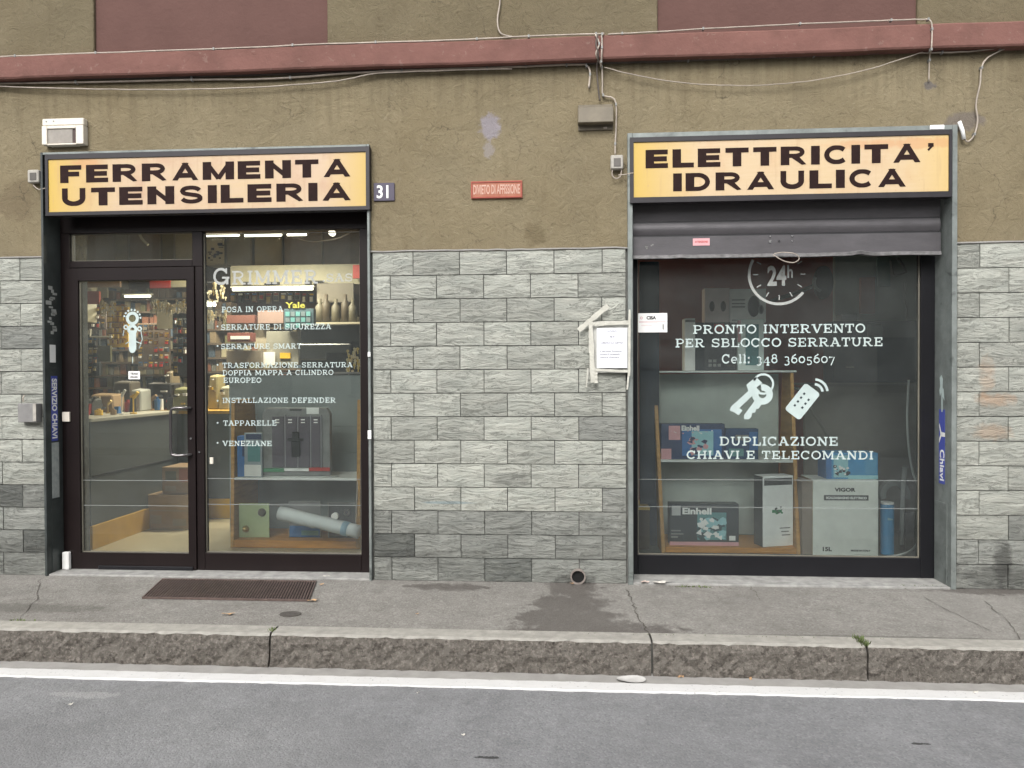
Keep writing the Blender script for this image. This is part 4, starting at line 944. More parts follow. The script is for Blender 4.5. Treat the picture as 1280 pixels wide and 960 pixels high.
MB().hexa([(X0, -.075, Z0), (X1, -.075, Z0), (X0, 0, Z0), (X1, 0, Z0), (X0, -.062, Z1), (X1, -.062, Z1), (X0, 0, Z1 + .02), (X1, 0, Z1 + .02)]).build("cover", OLIVEP, t_, .004)
g = at(757, 160, -.01); MB().box(g.x - .015, g.x + .01, -.018, -.013, g.z - .006, g.z + .006).build("paint_drip", CABLE, t_)
X0, X1, Z0, Z1 = rc(22.5, 504.5, 45.5, 528, -.07)
t_ = thing("meter_box", ((X0 + X1) / 2, -.02, Z0), "square grey box on the stone cladding left of the door", "box")
MB().box(X0, X1, -.075, -.005, Z0, Z1).build("box_body", M("grey_box_metal", (.20, .195, .19), .6, var=.15, vs=12), t_, .004)
MB().box(X1 - .022, X1 + .002, -.078, -.074, Z0 + .01, Z1).build("box_edge", GB, t_)
g = at(28, 499, -.05); MB().tube([(g.x, -.03, g.z + .03), (g.x, -.045, g.z + .01), (g.x, -.04, g.z - .02)], .004, 6).build("cable_stub", CABLE, t_)

# ------------------------------------------------------------------ cables
CN = [0]
def cable(pxs, y, r, mat_, label, k=5, clips=0, sag=None):
    pts = [at(p[0], p[1], (p[2] if len(p) > 2 else y)) for p in pxs]; path = smooth_path(pts, k)
    # tiny real-world wobble
    path = [p + Vector((0, 0, random.uniform(-.0015, .0015))) for p in path]
    if clips:
        t_ = thing("cable", tuple(path[0]), label, "cable"); MB().tube(path, r, 6).build("cable_run", mat_, t_, smooth=True)
        for i in range(clips):
            p = path[int((i + .5) / clips * (len(path) - 1))]; MB().box(p.x - .006, p.x + .006, p.y - r - .003, p.y + .02, p.z - r - .003, p.z + r + .004).build("cable_clip", MGREY, t_)
        return t_
    return tag(MB().tube(path, r, 6).build("cable", mat_, smooth=True), label, "cable")
SYc = -.09
cable([(-60, 74), (0, 71), (120, 66.5), (300, 60), (409, 55), (560, 50.5), (640, 46.5), (745, 42.5), (752, 45, -.095), (752, 70, -.095), (751, 84, -.05)], -.075, .006, CABLE, "pale cable on the red string course's left half, dropping beside the olive junction box", clips=12)
cable([(-60, 108), (0, 104.5), (120, 102.5), (240, 99.5), (340, 98.5), (460, 90), (560, 86), (640, 83.5), (720, 80.5), (733, 82), (737.5, 90), (736, 110)], -.02, .0075, CABLE, "pale cable under the red string course ending in a bend above the olive junction box", clips=9)
cable([(-60, 105), (0, 108), (100, 111), (200, 112), (300, 110), (380, 105), (430, 100), (470, 92), (560, 88), (640, 86)], -.035, .0045, CABLE, "thin slack cable drooping below the string course above the left sign")
cable([(-60, 103), (0, 100.5), (240, 96), (480, 88.5), (700, 80.5), (900, 74), (1100, 66), (1340, 53)], -.012, .009, CABLE_D, "dark cable running tight under the whole red string course", clips=8)
cable([(621, -30), (625, 0), (622, 22), (623, 36), (628, 43), (640, 46)], -.02, .006, CABLE, "pale cable coming down the upper wall to the string course at centre")
cable([(744, 43, -.09), (749, 55, -.1), (745, 68, -.1), (752, 84, -.04), (753, 104, -.02), (754, 119), (765, 122), (770, 131), (770, 160), (769, 180), (769, 193)], -.02, .006, CABLE, "pale cable looping past the olive junction box down to the tiny cream box", clips=5)
cable([(747, 44, -.1), (745, 55, -.105), (748, 70, -.1), (746, 86, -.04), (748, 112), (750, 126)], -.03, .006, CABLE_D, "dark cable twisted behind the pale drops over the olive junction box")
cable([(755, 84), (790, 93), (840, 102), (900, 106.5), (960, 106), (1020, 100), (1080, 88), (1120, 76), (1153, 65)], -.04, .0035, CABLE, "thin slack wire drooping across the plaster above the ELETTRICITA sign")
cable([(760, 43), (800, 41), (900, 35), (1000, 30), (1100, 26), (1150, 24.5), (1163, 26, -.095), (1165, 40, -.095), (1164, 62, -.09), (1162, 70, -.03), (1161, 102, -.01)], -.078, .005, CABLE, "pale cable on the red string course's right half, bending down to a grey patch", clips=8)
cable([(1150, 66), (1200, 65), (1250, 60), (1272, 56), (1340, 50)], -.03, .0055, CABLE, "pale cable under the string course at far right", clips=3)
cable([(1262, 58), (1235, 72), (1227, 85), (1225, 105), (1220, 130), (1222, 150), (1218, 168), (1210, 177), (1204, 172)], -.025, .0055, CABLE, "pale cable hanging in a hook right of the ELETTRICITA sign", clips=2)
tag(MB().tube([at(1199, 152, -.03), at(1203, 163, -.035), at(1205, 174, -.035)], .013, 8).build("cable_gland", WHITE, smooth=True), "white plastic gland at the top right corner of the ELETTRICITA sign", "cable gland")
cable([(40, 228, -.02), (44, 234, -.03), (50, 237, -.03), (57, 235, -.03)], -.03, .004, CABLE, "short curl of cable below the tiny grey box at left")
cable([(766, 211), (765, 218), (769, 223), (775, 221), (777, 213)], -.035, .004, CABLE, "small loop of cable hanging under the tiny cream box")
cable([(773, 219, -.03), (781, 218, -.05), (792, 216, -.058)], -.03, .0035, CABLE, "short wire from the tiny cream box into the ELETTRICITA sign")

# ------------------------------------------------------------------ stickers on the reveals (they sit on the side plates, facing across the opening)
def reveal_panel(x, y0, y1, z0, z1, mat_, name, label, cat="sticker", side=1, poly=None):
    """thin sheet lying on a jamb whose face looks to side (+1 = right)"""
    b = MB(); b.box(x, x + .0012 * side, y0, y1, z0, z1)
    t_ = thing(name, (x, (y0 + y1) / 2, z0), label, cat); b.build("sheet", mat_, t_); return t_
jx = LX0 + .0182
z0, z1 = at(68, 551, .07).z, at(68, 470, .07).z
DB = P("deep_blue_vinyl", (.06, .08, .34)); 
k_ = reveal_panel(jx, .03, .10, z0, z1, DB, "sticker", "tall blue SERVIZIO CHIAVI sticker on the left door jamb")
o = text("SERVIZIO CHIAVI", 0, 0, 0, .050, WHITE, k_, width=(z1 - z0) * .92, bold=.05)
def lay_on_jamb(o, par, x, yc, zc, zlen, side=1):
    """re-lay flat text so it climbs a jamb"""
    o0 = org(par); vs = [v.co + o0 for v in o.data.vertices]; xm_ = (min(v.x for v in vs) + max(v.x for v in vs)) / 2; zm_ = (min(v.z for v in vs) + max(v.z for v in vs)) / 2; ym_ = min(v.y for v in vs)
    for v, w in zip(o.data.vertices, vs):
        u, t2 = w.x - xm_, w.z - zm_
        v.co = Vector((x + side * (.0022 - (w.y - ym_)), yc + t2 * side, zc - u)) - o0
lay_on_jamb(o, k_, jx, .065, (z0 + z1) / 2, z1 - z0, 1)
z0, z1 = at(65, 453, .05).z, at(65, 431, .05).z
k_ = reveal_panel(jx, .02, .085, z0, z1, WHITE, "sticker", "small white torn label above the blue sticker on the left door jamb")
k_ = reveal_panel(jx, .03, .11, at(68, 622, .07).z, at(68, 553, .07).z, M("pale_scraped_paint", (.26, .29, .28), .7, col2=(.40, .42, .40), vs=25), "scraped_patch", "pale scraped glue patch below the blue sticker on the left jamb", "patch")
mk = MB(); 
for k in range(16):
    z = at(64, 430, .05).z + .08 + k * .022 + random.uniform(-.01, .01); y = .05 + .03 * math.sin(k * 1.1); mk.box(jx, jx + .0014, y - random.uniform(.01, .035), y + random.uniform(.01, .03), z, z + random.uniform(.014, .035))
tag(mk.build("paint_scrawl", VINYL_D), "white scrawled paint tag high on the left door jamb", "graffiti")
k_ = MB().box(jx, jx + .004, .02, .145, 0.0, at(68, 625, .07).z).build("lower_plate", TRIM_D, sf)
jr = RX1 - .0342
z0, z1 = at(1180, 605, .08).z, at(1180, 512, .08).z
k_ = reveal_panel(jr, .055, .135, z0, z1, DB, "sticker", "tall blue sticker with white Y emblem on the right jamb", side=-1)
yb = MB(); zc = z0 + (z1 - z0) * .66
def jp(pts, x=jr - .0016): 
    b0 = len(yb.v); yb.v += [(x, y, z) for y, z in pts] + [(x - .0006, y, z) for y, z in pts]; n = len(pts)
    yb.f.append(tuple(range(b0, b0 + n))); yb.f.append(tuple(range(b0 + n, b0 + 2 * n))); yb.mi += [0, 0]
jp([(.05, zc - .012), (.10, zc - .012), (.13, zc - .06), (.13, zc - .03), (.112, zc), (.13, zc + .06), (.128, zc + .08), (.10, zc + .02), (.05, zc + .016)])
yb.build("emblem", WHITE, k_)
o = text("Chiavi", 0, 0, 0, .055, WHITE, k_, width=(z1 - z0) * .42, bold=.03)
lay_on_jamb(o, k_, jr, .09, z0 + (z1 - z0) * .25, 0, -1)
yb = MB(); zc = at(1180, 490, .08).z
jp([(.06, zc - .06), (.07, zc + .02), (.085, zc + .03), (.08, zc + .09), (.10, zc + .12), (.125, zc + .1), (.115, zc + .04), (.13, zc + .01), (.12, zc - .03), (.10, zc + .0), (.10, zc - .14), (.085, zc - .14), (.085, zc - .03)])
tag(yb.build("sticker", VINYL), "torn white cut-out sticker above the blue one on the right jamb", "sticker")
MB().box(jr - .004, jr, .02, QY - .01, 0, at(1180, 628, .08).z).build("lower_plate", TRIM, rf)

# taped notice beside the right window
Yn = -.052
X0, X1, Z0, Z1 = rc(737, 401, 785.5, 466, Yn)
nt_ = thing("paper_notice", ((X0 + X1) / 2, -.04, Z0), "white typed notice taped in a plastic sleeve over the stone wall edge", "notice")
sl_ = MB(); n = 10
for i in range(n + 1):
    x = X0 + (X1 - X0) * i / n; y = Yn + .010 * math.sin(i * .9) * (1 - i / n) + .012
    sl_.v += [(x, y, Z0), (x, y - .004, (Z0 + Z1) / 2), (x, y, Z1)]
for i in range(n):
    for k in range(2): sl_.f.append((3 * i + k, 3 * i + 3 + k, 3 * i + 4 + k, 3 * i + 1 + k)); sl_.mi.append(0)
sl_.build("plastic_sleeve", M("milky_sleeve", (.52, .52, .48), .35, var=.1, vs=20, bump=.3, bs=30), nt_)
a0, a1, b0_, b1_ = rc(746, 410, 784, 460, Yn - .01)
MB().box(a0, a1, Yn - .009, Yn - .007, b0_, b1_).build("sheet", PAPER, nt_)
for py, s_, w in ((415, "AVVISO", 12), (422, "SI", 6), (429.5, "COMUNICA ALLA CLIENTELA", 28), (440, "Il servizio funziona", 27), (443.7, "suonare il campanello", 25), (447.5, "oppure chiamare", 24)):
    q = at(750, py, Yn - .01); q2 = at(750 + w, py, Yn - .01); ce = py < 435
    xc = (a0 + a1) / 2 if ce else q.x
    text(s_, xc, q.z, Yn - .0098, .011, INKF, nt_, width=q2.x - q.x, align='CENTER' if ce else 'LEFT', bold=.02)
def strip(pts, w0, label=None):
    A, B = Vector(pts[0]), Vector(pts[1]); m_ = MB(); dd = (B - A); nrm = Vector((-dd.z, 0, dd.x)).normalized() * w0 * .36; n = 9
    for i in range(n + 1):
        c = A + dd * i / n; k = random.uniform(.7, 1.15); yy = random.uniform(-.002, .002); m_.v += [tuple(c + nrm * k + Vector((0, yy, 0))), tuple(c - nrm * k + Vector((0, yy, 0)))]
    for i in range(n): m_.f.append((2 * i, 2 * i + 1, 2 * i + 3, 2 * i + 2)); m_.mi.append(0)
    m_.build("tape_strip", TAPE, nt_)
T = lambda px, py, y=Yn - .005: at(px, py, y)
strip((T(723, 413), T(760, 382)), .05); strip((T(738, 405, Yn - .012), T(786, 403, Yn - .012)), .045); strip((T(738, 462, Yn - .012), T(786, 464, Yn - .012)), .022)
strip((T(738, 400, Yn - .015), T(741, 478, Yn - .015)), .05); strip((T(735, 460, Yn - .008), T(733, 484, Yn - .008)), .015); strip((T(743, 462, Yn - .01), T(745, 479, Yn - .01)), .045)
strip((T(787, 387, Yn - .018), T(786.5, 470, Yn - .018)), .022); strip((T(786, 465, Yn - .013), T(784, 487, Yn - .013)), .02)
# card behind the window glass (stuck inside)
X0, X1, Z0, Z1 = rc(796.5, 391.5, 834, 415.5, TY2)
cd_ = thing("price_card", ((X0 + X1) / 2, TY2, Z0), "white locksmith brand card stuck at the left edge of the right window", "card")
MB().box(X0, X1, TY2 - .004, TY2 - .001, Z0, Z1).build("card", WHITE, cd_)
text("CISA", X0 + .068, Z1 - .045, TY2 - .0045, .022, INK, cd_, width=.07, bold=.07); MB().box(X0 + .012, X1 - .012, TY2 - .0048, TY2 - .0042, Z1 - .067, Z1 - .062).build("rule", PINK, cd_)
MB().ring(X0 + .03, Z1 - .035, .006, .01, TY2 - .0048, TY2 - .0042, n=12).build("logo", PINK, cd_); MB().box(X1 - .035, X1 - .025, TY2 - .0048, TY2 - .0042, Z0 + .02, Z0 + .06).build("bar_mark", MGREY, cd_)
text("centro sicurezza", X0 + .03, Z0 + .05, TY2 - .0045, .008, PINK, cd_, width=.08)

# ================================================================== GOODS IN THE RIGHT WINDOW
FZ = .045
def carton(name, px0, px1, pyt, Y, zb, depth, mat_, label, cat="box", prints=(), texts=(), side=None, group=None, tilt=0, bevel=.003):
    """box whose front stands on plane Y with its foot at zb; prints are (u0, v0, u1, v1, material, name) in fractions of the front"""
    pym = (pyt + 600) / 2
    X0, X1 = at(px0, pym, Y).x, at(px1, pym, Y).x; Z1 = at((px0 + px1) / 2, pyt, Y).z
    t_ = thing(name, ((X0 + X1) / 2, Y + depth / 2, zb), label, cat, group)
    b = MB().box(X0, X1, Y, Y + depth, zb, Z1).build("carton_body", mat_, t_, bevel)
    w, h = X1 - X0, Z1 - zb; k = 0
    for u0, v0, u1, v1, m_, nm in prints:
        k += 1; MB().box(X0 + u0 * w, X0 + u1 * w, Y - .0012 - .0004 * k, Y - .0004 - .0003 * k, zb + v0 * h, zb + v1 * h).build(nm, m_, t_)
    for s_, u, v, hh_, ww, m_ in texts:
        text(s_, X0 + u * w, zb + v * h, Y - .0045, hh_ * h, m_, t_, width=ww * w, bold=.06, name="lettering")
    if side: MB().box(X0 - .0015, X0 - .0003, Y + .002, Y + depth - .002, zb + .002, Z1 - .002).build("side_panel", side, t_)
    if tilt: t_.rotation_euler = (0, 0, tilt)
    return t_
def splash(par, X0, X1, Z0, Z1, Y, mats_, n=14, nm="product_picture"):
    """product artwork printed on a carton: a cluster of overlapping angular shapes"""
    for mi, m_ in enumerate(mats_):
        b = MB()
        for k in range(n):
            cx = X0 + (X1 - X0) * random.uniform(.12, .88); cz = Z0 + (Z1 - Z0) * random.uniform(.12, .88); r = min(X1 - X0, Z1 - Z0) * random.uniform(.07, .2); a0 = random.random() * 6; q = random.choice((3, 4, 5))
            b.prism([(cx + r * random.uniform(.6, 1.3) * math.cos(a0 + 6.283 * i / q), cz + r * random.uniform(.5, 1) * math.sin(a0 + 6.283 * i / q)) for i in range(q)], Y - .0026 - mi * .0016 - k * .0001, Y - .0006 - mi * .0016 - k * .0001)
        o = b.build(nm, m_, par); o["kind"] = "stuff"
# display rack: A-shaped wooden sides, pale back board, two white shelves, orange foot board
def rack(name, pxl, pxr, pyt, Yb, Yt, label, shelves, foot_top, back_mat, lw=.03, right_px=None, slats=0):
    zt = at((pxl[0] + pxr[0]) / 2, pyt, Yt).z
    xa0 = at(pxl[1], 690, Yb).x; xa1 = at(pxl[0], pyt, Yt).x; xb0 = at(pxr[1], 690, Yb).x; xb1 = at(pxr[0], pyt, Yt).x
    t_ = thing(name, ((xa0 + xb0) / 2, Yb + .2, FZ), label, "display rack")
    D = .30
    def side(x0, x1, nm="side_board"):
        MB().hexa([(x0, Yb, FZ), (x0 + lw, Yb, FZ), (x0, Yb + D + .25, FZ), (x0 + lw, Yb + D + .25, FZ), (x1, Yt, zt), (x1 + lw, Yt, zt), (x1, Yb + D + .24, zt), (x1 + lw, Yb + D + .24, zt)]).build(nm, WOOD, t_, .002)
    side(xa0, xa1); side(xb0 - lw, xb1 - lw)
    n = max(1, slats)
    for k in range(n):
        za = FZ + .05 + (zt - FZ - .06) * k / n; zb_ = FZ + .05 + (zt - FZ - .06) * (k + 1) / n - (.004 if n > 1 else 0)
        MB().box(max(xa0, xa1) + lw + .002, min(xb0, xb1) - lw - .002, Yb + D + .20, Yb + D + .215, za, zb_).build("back_board", back_mat, t_)
    zf = at((pxl[0] + pxr[0]) / 2, foot_top, Yb).z
    MB().box(xa0 + lw + .001, xb0 - lw - .001, Yb + .004, Yb + D + .19, FZ + .002, zf).build("foot_board", WOODH, t_, .003)
    zs = [zf]
    for py in shelves:
        u = None
        for _ in range(6):
            yy = Yb if u is None else Yb + (Yt - Yb) * u
            z = at((pxl[0] + pxr[0]) / 2, py, yy).z; u = min(1, max(0, (z - FZ) / (zt - FZ)))
        y0 = Yb + (Yt - Yb) * u; x0 = xa0 + (xa1 - xa0) * u + lw; x1 = xb0 + (xb1 - xb0) * u - lw
        MB().box(x0 + .001, x1 - .001, y0 + .003, Yb + D + .19, z - .02, z).build("shelf_board", P("white_shelf", (.68, .69, .66)), t_, .002); zs.append(z); zs.append(y0)
    return t_, zs, zt
YB = .74
rk, zs, zt = rack("display_rack", (816, 827), (992, 1001), 466, YB, YB + .32, "honey wood display rack with grey back board and tool boxes in the right window", [575], 684.5, LGREY)
zfoot, zmid, ymid = zs
xx0, xx1 = at(822, 465, YB + .32).x, at(993, 465, YB + .32).x
MB().box(xx0 - .005, xx1 + .012, YB + .30, YB + .56, zt + .001, zt + .018).build("top_board", P("white_shelf", (.68, .69, .66)), rk, .003)
ztop = zt + .02; YT = YB + .34
# mid shelf
c = carton("tool_box", 826.5, 906, 530, ymid + .03, zmid + .001, .12, NAVY, "dark blue power tool box with glowing cyan picture, left on the rack's middle shelf", prints=((.0, .0, .16, .3, PINK, "pink_label"), (.12, .55, .30, .95, PINK, "pink_label"), (.33, .1, .95, .85, BLUE, "picture_panel"), (.48, .12, .82, .8, CYAN, "picture_panel")), texts=(("Einhell", .32, .82, .13, .28, WHITE),))
X0, X1 = at(860, 550, ymid).x, at(888, 550, ymid).x; splash(c, X0, X1, zmid + .03, zmid + .2, ymid + .03 - .002, (PINK, NAVY), 10)
splash(c, at(828, 550, ymid).x, at(903, 550, ymid).x, zmid + .21, zmid + .25, ymid + .03 - .001, (PINK, WHITE), 8)
c = carton("tool_box", 907, 948, 536, ymid + .05, zmid + .001, .1, P("deep_petrol_print", (.03, .07, .16)), "smaller petrol blue tool box, right of the glowing one on the middle shelf", prints=((.3, .62, .7, .8, MGREY, "picture_panel"), (.72, .3, .98, .9, BLUE, "picture_panel"), (.1, .1, .55, .35, TEAL, "picture_panel")))
c = carton("tool_box", 837, 923.5, 630, .80, zfoot + .001, .12, DTEAL, "black power tool carton with teal picture and pale red base stripe on the foot board", prints=((.0, .0, 1, .09, PINK, "base_stripe"), (.03, .72, .16, .95, P("grey_logo_square", (.45, .45, .45)), "logo_square"), (.02, .18, .12, .22, MGREY, "small_print"), (.02, .26, .2, .29, MGREY, "small_print"), (.02, .34, .16, .37, MGREY, "small_print"), (.86, .13, .95, .24, WHITE, "tool_pictogram"), (.40, .14, .82, .8, TEAL, "picture_panel")), texts=(("Einhell", .185, .76, .14, .42, WHITE),))
splash(c, at(868, 655, .8).x, at(912, 655, .8).x, zfoot + .03, zfoot + .25, .80 - .003, (P("dark_teal_print", (.02, .06, .07)), CYAN, WHITE), 16)
c = carton("leaflet_box", 948, 991.5, 595, .80, zfoot + .001, .13, WHITE, "tall white carton with dark header and small green tool picture on the rack's foot board", prints=((.04, .87, .96, .97, DGREY, "header_strip"), (.3, .48, .62, .52, GREEN, "picture_panel"), (.55, .25, .9, .265, MGREY, "small_print"), (.6, .20, .85, .215, MGREY, "small_print"), (.62, .15, .9, .165, MGREY, "small_print")), side=DGREY, tilt=.30)
o0 = ORG[c]; splash(c, o0.x - .06, o0.x + .05, zfoot + .26, zfoot + .33, .80 - .001, (GREEN, DGREY), 7)
# beside the rack
c = carton("appliance_carton", 1016, 1098, 600, .72, FZ + .001, .30, P("white_cardboard", (.72, .73, .68)), "large white water heater carton marked VIGOR, right of the rack", prints=((.17, .73, .85, .80, DGREY, "strip_print"),), texts=(("VIGOR", .33, .85, .045, .32, INK), ("SCALDABAGNO ELETTRICO", .2, .75, .028, .62, WHITE), ("15L", .15, .06, .05, .14, INK), ("MADE IN ITALY", .58, .06, .02, .3, INK)), side=CARD, tilt=.0)
X0, X1, Z0, Z1 = rc(1002, 602, 1016, 695, .74); MB().box(X0 - .0, X1 - .0, .735, 1.0, FZ + .002, at(1010, 602, .74).z).build("side_flap", M("brownish_kraft_card", (.24, .19, .15), .85, var=.12), c, .003)  # side face of the carton in brownish kraft
zv = at(1057, 600, .72).z
c = carton("appliance_box", 1033, 1097.5, 566, .76, zv + .002, .2, SKYB, "bright blue appliance box lying on top of the white VIGOR carton", prints=((.0, .0, .1, 1, BLUE, "picture_panel"), (.14, .06, .42, .9, CYAN, "picture_panel"), (.42, .0, 1, .15, CYAN, "picture_panel"), (.75, .2, .97, .9, P("mid_blue_print", (.08, .3, .5)), "picture_panel")), side=BLUE)
o0 = ORG[c]; splash(c, o0.x - .17, o0.x - .01, zv + .02, zv + .12, .76 - .002, (DTEAL, WHITE), 9)
xb, zb_ = at(1109, 690, .80), 0
rr = abs(at(1117, 660, .8).x - at(1101, 660, .8).x) / 2
t_ = thing("canister", (xb.x, .80, FZ), "slim bright blue tube box with a white cap beside the VIGOR carton", "canister")
zc1 = at(1109, 630, .8).z; MB().tube([(xb.x, .8, FZ + .001), (xb.x, .8, zc1)], rr, 20).build("tube_body", SKYB, t_); MB().tube([(xb.x, .8, zc1 + .001), (xb.x, .8, zc1 + .018)], rr * .96, 20).build("cap", WHITE, t_)
text("filtro", xb.x - .02, zc1 - .12, .8 - rr - .002, .018, CYAN, t_, width=.04, bold=.05)
tag(MB().tube([at(1131, 584, .85), at(1129.5, 600, .85), at(1128, 640, .85), at(1127, 681, .85)], [.018, .017, .017, .017], 10).build("grey_hose", TUBEW, smooth=True), "upright grey corrugated hose right of the slim blue tube", "hose")
g = at(1118, 600, 1.0)
hp = [at(1136, 475, .6), at(1134, 520, .58), at(1136, 560, .55), at(1141, 590, .5), at(1148, 610, .45), at(1151, 640, .42), at(1150.5, 668, .40), at(1143, 684, .42), at(1130, 692, .5), at(1105, 696, .55), at(1060, 698, .56)]
tag(MB().tube(smooth_path(hp, 6), .0085, 8).build("white_hose", TUBEW, smooth=True), "thin white hose curling down the right edge of the window and along its foot", "hose")
tag(MB().ring(g.x, g.z - .12, .075, .12, .98, 1.04, -20, 200, n=20).build("pipe_bend", M("dusty_pipe", (.20, .21, .20), .6, var=.15), smooth=False), "grey curved pipe end standing behind the slim blue tube", "pipe")
X0, X1, Z0, Z1 = rc(1131, 640, 1143, 690, .9); tag(MB().box(X0, X1, .9, .98, FZ + .001, Z1).build("pipe_clamp", DGREY, bevel=.004), "small dark grey block at the right foot of the window", "block")
# on top of the rack
WH2 = P("dusty_white_card", (.88, .86, .83))
carton("slim_box", 856, 869, 398, YT + .02, ztop, .14, P("pale_slim_card", (.88, .86, .82)), "tall narrow white box at the left of the rack top", prints=((0.05, .93, .98, .97, MGREY, "cap_line"),))
c = carton("speaker_box", 869, 921, 403, YT + .08, ztop, .16, P("charcoal_box_print", (.035, .036, .045)), "wide charcoal box with rows of small windows on the rack top", prints=((.32, .08, .40, .14, MGREY, "pictogram"), (.43, .08, .51, .14, MGREY, "pictogram"), (.54, .08, .62, .14, MGREY, "pictogram"), (.32, .17, .40, .23, MGREY, "pictogram"), (.43, .17, .51, .23, MGREY, "pictogram"), (.45, .82, .7, .97, REDP, "red_label"), (.72, .08, .95, .12, DGREY, "small_print")))
c = carton("fan_box", 922, 955, 399, YT + .06, ztop, .14, P("grey_green_card", (.78, .86, .81)), "pale green-white box with black fan picture, right on the rack top", prints=((.3, .1, .8, .9, TEAL, "picture_panel"), (0, .55, .12, .98, PINK, "pink_label")))
zt2 = at(905, 404, YT + .08).z
c = carton("fan_box", 881, 912, 360, YT + .11, zt2 + .002, .13, P("pinkish_card", (.80, .67, .64)), "dull pink-white box with two round fan pictures, on the charcoal box")
for px in (890, 904): q = at(px, 383, YT + .11); MB().disc(q.x, q.z, .022, YT + .107, YT + .109, 16, rz=.045).build("fan_picture", P("plum_print", (.07, .045, .045)), c)
c = carton("fan_box", 912.5, 957.5, 361, YT + .08, zt2 + .002, .16, WH2, "white box with one dark oval fan picture, behind the 24h clock lettering", prints=((0, .95, 1, 1, WHITE, "lid_line"), (.05, .45, .42, .49, MGREY, "small_print"), (.05, .55, .42, .58, MGREY, "small_print"), (.05, .66, .42, .69, MGREY, "small_print"), (.05, .06, .95, .1, LGREY, "small_print")))
q = at(942, 383, YT + .08); MB().disc(q.x, q.z, .05, YT + .075, YT + .077, 20, rz=.09).build("fan_picture", BLACK, c); q = at(951, 387, YT + .08); MB().disc(q.x, q.z, .022, YT + .072, YT + .074, 16, rz=.04).build("fan_picture", MGREY, c)
q = at(951, 387, YT + .08); MB().disc(q.x, q.z, .013, YT + .070, YT + .071, 16, rz=.03).build("fan_picture", BLACK, c)
# fittings deeper in the bay
g = at(1029, 353, 1.6); t_ = thing("wall_mirror", (g.x, 1.6, g.z - .15), "round dark disc on a bracket right of the 24h clock lettering", "mirror")
MB().disc(g.x, g.z, .085, 1.58, 1.63, 24, rz=.15).build("disc_face", P("dull_brown_disc", (.05, .04, .038), .35), t_); MB().ring(g.x, g.z, .075, .098, 1.57, 1.60, 150, 250, n=20).build("disc_rim", MGREY, t_)
MB().tube([(g.x, 1.63, g.z), (g.x - .12, 1.9, g.z - .05), (g.x - .16, 2.68, g.z - .06)], .02, 6).build("bracket_arm", DGREY, t_)
X0, X1, Z0, Z1 = rc(1075, 347, 1093, 392, 2.6); t_ = thing("wall_poster", ((X0 + X1) / 2, 2.6, Z0), "tall dull red poster on the grey wall at the window's right", "poster"); MB().box(X0, X1, 2.58, 2.62, Z0, Z1).build("poster_sheet", P("dull_red_poster", (.50, .20, .16)), t_)
X0, X1, Z0, Z1 = rc(1096, 322, 1112, 358, 2.6); t_ = thing("wall_poster", ((X0 + X1) / 2, 2.6, Z0), "pale green poster beside the red one on the grey wall", "poster"); MB().box(X0, X1, 2.58, 2.62, Z0, Z1).build("poster_sheet", P("dull_green_poster", (.24, .34, .32)), t_)
pts = [at(*p, 2.2) for p in ((1113, 325), (1116, 343), (1120, 345), (1133, 340), (1128, 330), (1122, 323))]
tag(MB().tube(pts, .012, 6).build("wire_loop", MGREY), "pale bent wire loop hanging high at the window's right", "wire")
tag(MB().tube(smooth_path([at(*p, 2.2) for p in ((1132, 352), (1131, 370), (1134, 388), (1133, 400))], 4), .008, 6).build("wire_loop", MGREY), "pale cord hanging below the bent wire loop", "cord")
X0, X1, Z0, Z1 = rc(1042, 401, 1160, 480, 2.3); t_ = thing("cabinet", ((X0 + X1) / 2, 2.3, FZ), "low dark navy cabinet at the back right of the window bay", "cabinet")
MB().box(X0, X1 + .3, 2.3, 2.6, FZ, Z1).build("cabinet_body", NAVYW, t_, .005); q = at(1062, 459, 2.3); MB().box(q.x - .04, q.x + .04, 2.29, 2.299, q.z - .006, q.z + .006).build("handle", MGREY, t_)
X0, X1, Z0, Z1 = rc(1052, 395, 1072, 401, 2.35); tag(MB().box(X0, X1, 2.35, 2.5, Z0, Z1 + .02).build("paper_pile", M("dusty_paper", (.2, .2, .19), .8, var=.15), bevel=.004), "small pale pile lying on the navy cabinet", "papers")
X0, X1, Z0, Z1 = rc(1086, 404, 1104, 422, 2.0); tag(MB().box(X0, X1, 2.0, 2.06, Z0, Z1).build("hanging_bag", P("dull_teal_bag", (.05, .075, .085)), bevel=.02), "dull teal bag hanging before the navy cabinet", "bag")
X0, X1, Z0, Z1 = rc(1006, 479, 1160, 600, 1.7); t_ = thing("counter", ((X0 + X1) / 2, 1.7, FZ), "dark grey-brown desk behind the VIGOR carton", "desk")
MB().box(X0, X1 + .4, 1.7, 1.74, FZ, Z1 - .02).build("desk_front", P("dark_taupe_panel", (.15, .14, .12)), t_); MB().box(X0 - .02, X1 + .42, 1.67, 2.2, Z1 - .019, Z1).build("desk_top", P("grey_desk_edge", (.16, .15, .14)), t_, .003)
tag(MB().tube(smooth_path([at(*p, 1.3) for p in ((990, 484), (1003, 490), (1016, 515), (1026, 530), (1036, 548), (1040, 560))], 5), .014, 8).build("grey_hose", M("dull_hose", (.13, .125, .11), .6, var=.1), smooth=True), "dull grey hose sagging from the rack behind the remote control decal", "hose")
X0, X1, Z0, Z1 = rc(800, 327, 824, 470, 1.0); tag(MB().box(X0, X1, 1.0, 1.05, FZ, Z1).build("curtain", M("dark_blue_curtain", (.022, .032, .050), .8, var=.3, vs=4, stretch=(6, 6, .5)), bevel=.003), "dark blue curtain strip at the left edge of the right window", "curtain")
